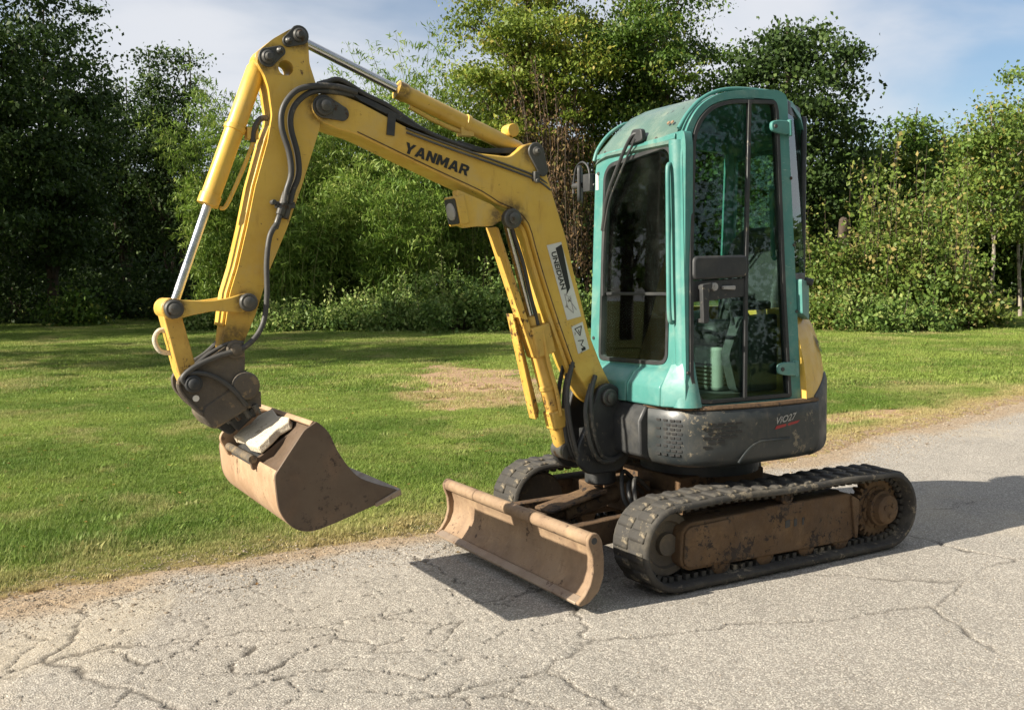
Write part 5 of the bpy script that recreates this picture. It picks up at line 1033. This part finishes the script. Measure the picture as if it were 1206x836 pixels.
# dry vines hanging on the big tree's trunk
r = np.random.default_rng(5); p0 = spot(655, 37); vr = empty('dead_vine_curtain', p0); tag(vr, 'brown curtain of dead vines hanging between boom and cab', 'vines')
mb = MB(); P = []
for i in range(110):
    a = r.uniform(0, 6.283); q = r.uniform(.3, 1.9); h = r.uniform(3.5, 9.5); b = np.array([q * math.cos(a), q * math.sin(a), h]); e = b * np.array([r.uniform(.6, 1.1), r.uniform(.6, 1.1), 0]) + np.array([0, 0, max(.1, h - r.uniform(2.5, 6))])
    mid = (b + e) / 2 + r.normal(0, .25, 3); mb.tube([tuple(b), tuple(mid), tuple(e)], (.018, .012), 4, 4)
    m = 75; t = r.uniform(0, 1, m)[:, None]; P.append(b * (1 - t) + e * t + (mid - (b + e) / 2) * 4 * t * (1 - t) + r.normal(0, .12, (m, 3)))
P = np.concatenate(P); leaf_mesh('foliage', P, .16, .35, r.uniform(0, 1, len(P)), LF_DRY, vr, .9, .2, 77); obj('vine_stems', mb, BARK, vr, 0)
st = empty('broken_trunk', spot(992, 31.5)); tag(st, 'pale broken tree trunk standing in the bush beside the cab', 'tree trunk'); H_ = hgt(258, 31.5)
obj('trunk', MB().tube([(0, 0, -.1), (.03, 0, H_ * .5), (.0, .03, H_ - .25)], (.22, .15), 10, 3), BARK, st, 0)
obj('broken_top', MB().lathe((.0, .03, H_ - .27), (.5, 0, 1), [(0, .15), (.10, .13), (.16, .05)], 6), BARK, st, 0)
# trees of the same park standing outside the frame: towards the sun (shade on the left wood and the lawn) and across the road (mirrored in the cab glass)
def shade(x, y, H, rx, seed, lab, nl=6000, base=.1, grp='shade trees left of the view', lsz=.34):
    tree('shade_tree', lab, 'tree', Vector((x, y, 0)), H, rx, (LF_MID if seed >= 203 else LF_DARK), nl, seed, base, lsz, .65, .65, trunk_r=.25, limbs=12, group=grp)
shade(16, -41, 18, 5.5, 200, 'tree outside the frame shading the leftmost dark tree', 9000, .02)
shade(14, -47, 22, 5.5, 201, 'tree outside the frame shading the second dark tree', 9000, .02)
shade(12, -55, 22, 5.5, 202, 'tree outside the frame shading the slender trees', 9000, .02)
shade(21, -36, 17, 5.0, 205, 'tree outside the frame at the front corner of the left wood', 9000, .02)
shade(9.5, -23.5, 13, 2.6, 203, 'tree outside the frame casting shade streaks over the lawn', 4500, .40)
shade(14, -17.0, 12.5, 2.0, 204, 'taller tree outside the frame casting a long lawn shadow', 3500, .50)
shade(8.5, -30, 14, 3.2, 206, 'tree outside the frame casting shade at the lawn end', 6000, .2)
shade(16.0, -20.8, 13, 3.0, 207, 'tree outside the frame mirrored in the upper front window', 9000, .02, lsz=.22)
shade(21.5, -30, 15, 4.2, 208, 'tree outside the frame standing behind the one mirrored in the front window', 9000, .02, lsz=.22)
for i, (x, y) in enumerate(((-26, 20), (-17, 22), (-8, 24), (1, 25), (10, 24), (-34, 14), (19, 23))):
    shade(x, y, 13 + 2 * (i % 3), 5.0, 220 + i, ['tree across the road far behind the camera, %s' % q for q in ('second from its right end', 'third from its right end', 'middle one of the row', 'fourth one counted from the left', 'third one counted from the left', 'at the right end of the row', 'at the left end of the row')][i], 15000, .02, 'trees across the road behind the camera', .22)
# the wood far behind everything reads as one dark mass
r = np.random.default_rng(9); n = 46000; u = r.uniform(-900, 2100, n); D = r.uniform(66, 84, n); top = 6.5 + 5 * (fbm(u, D * 0, .012, 3, 301) + .4)
z = r.uniform(0, 1, n) ** .8 * top; s_ = (u - 603) / CAM_F * 75
P = np.stack([CAM_C.x + FW2[0] * D + RT2[0] * s_, CAM_C.y + FW2[1] * D + RT2[1] * s_, z], 1)
fwd = leaf_mesh('distant_wood', P, .75, .65, np.clip(.4 + .5 * fbm(u, z * 40, .02, 3, 303) + r.normal(0, .15, n), 0, 1), LF_DARK, None, .3, .4, 9); tag(fwd, 'dark mass of far woodland showing between the nearer trees', 'woodland', kind='stuff')
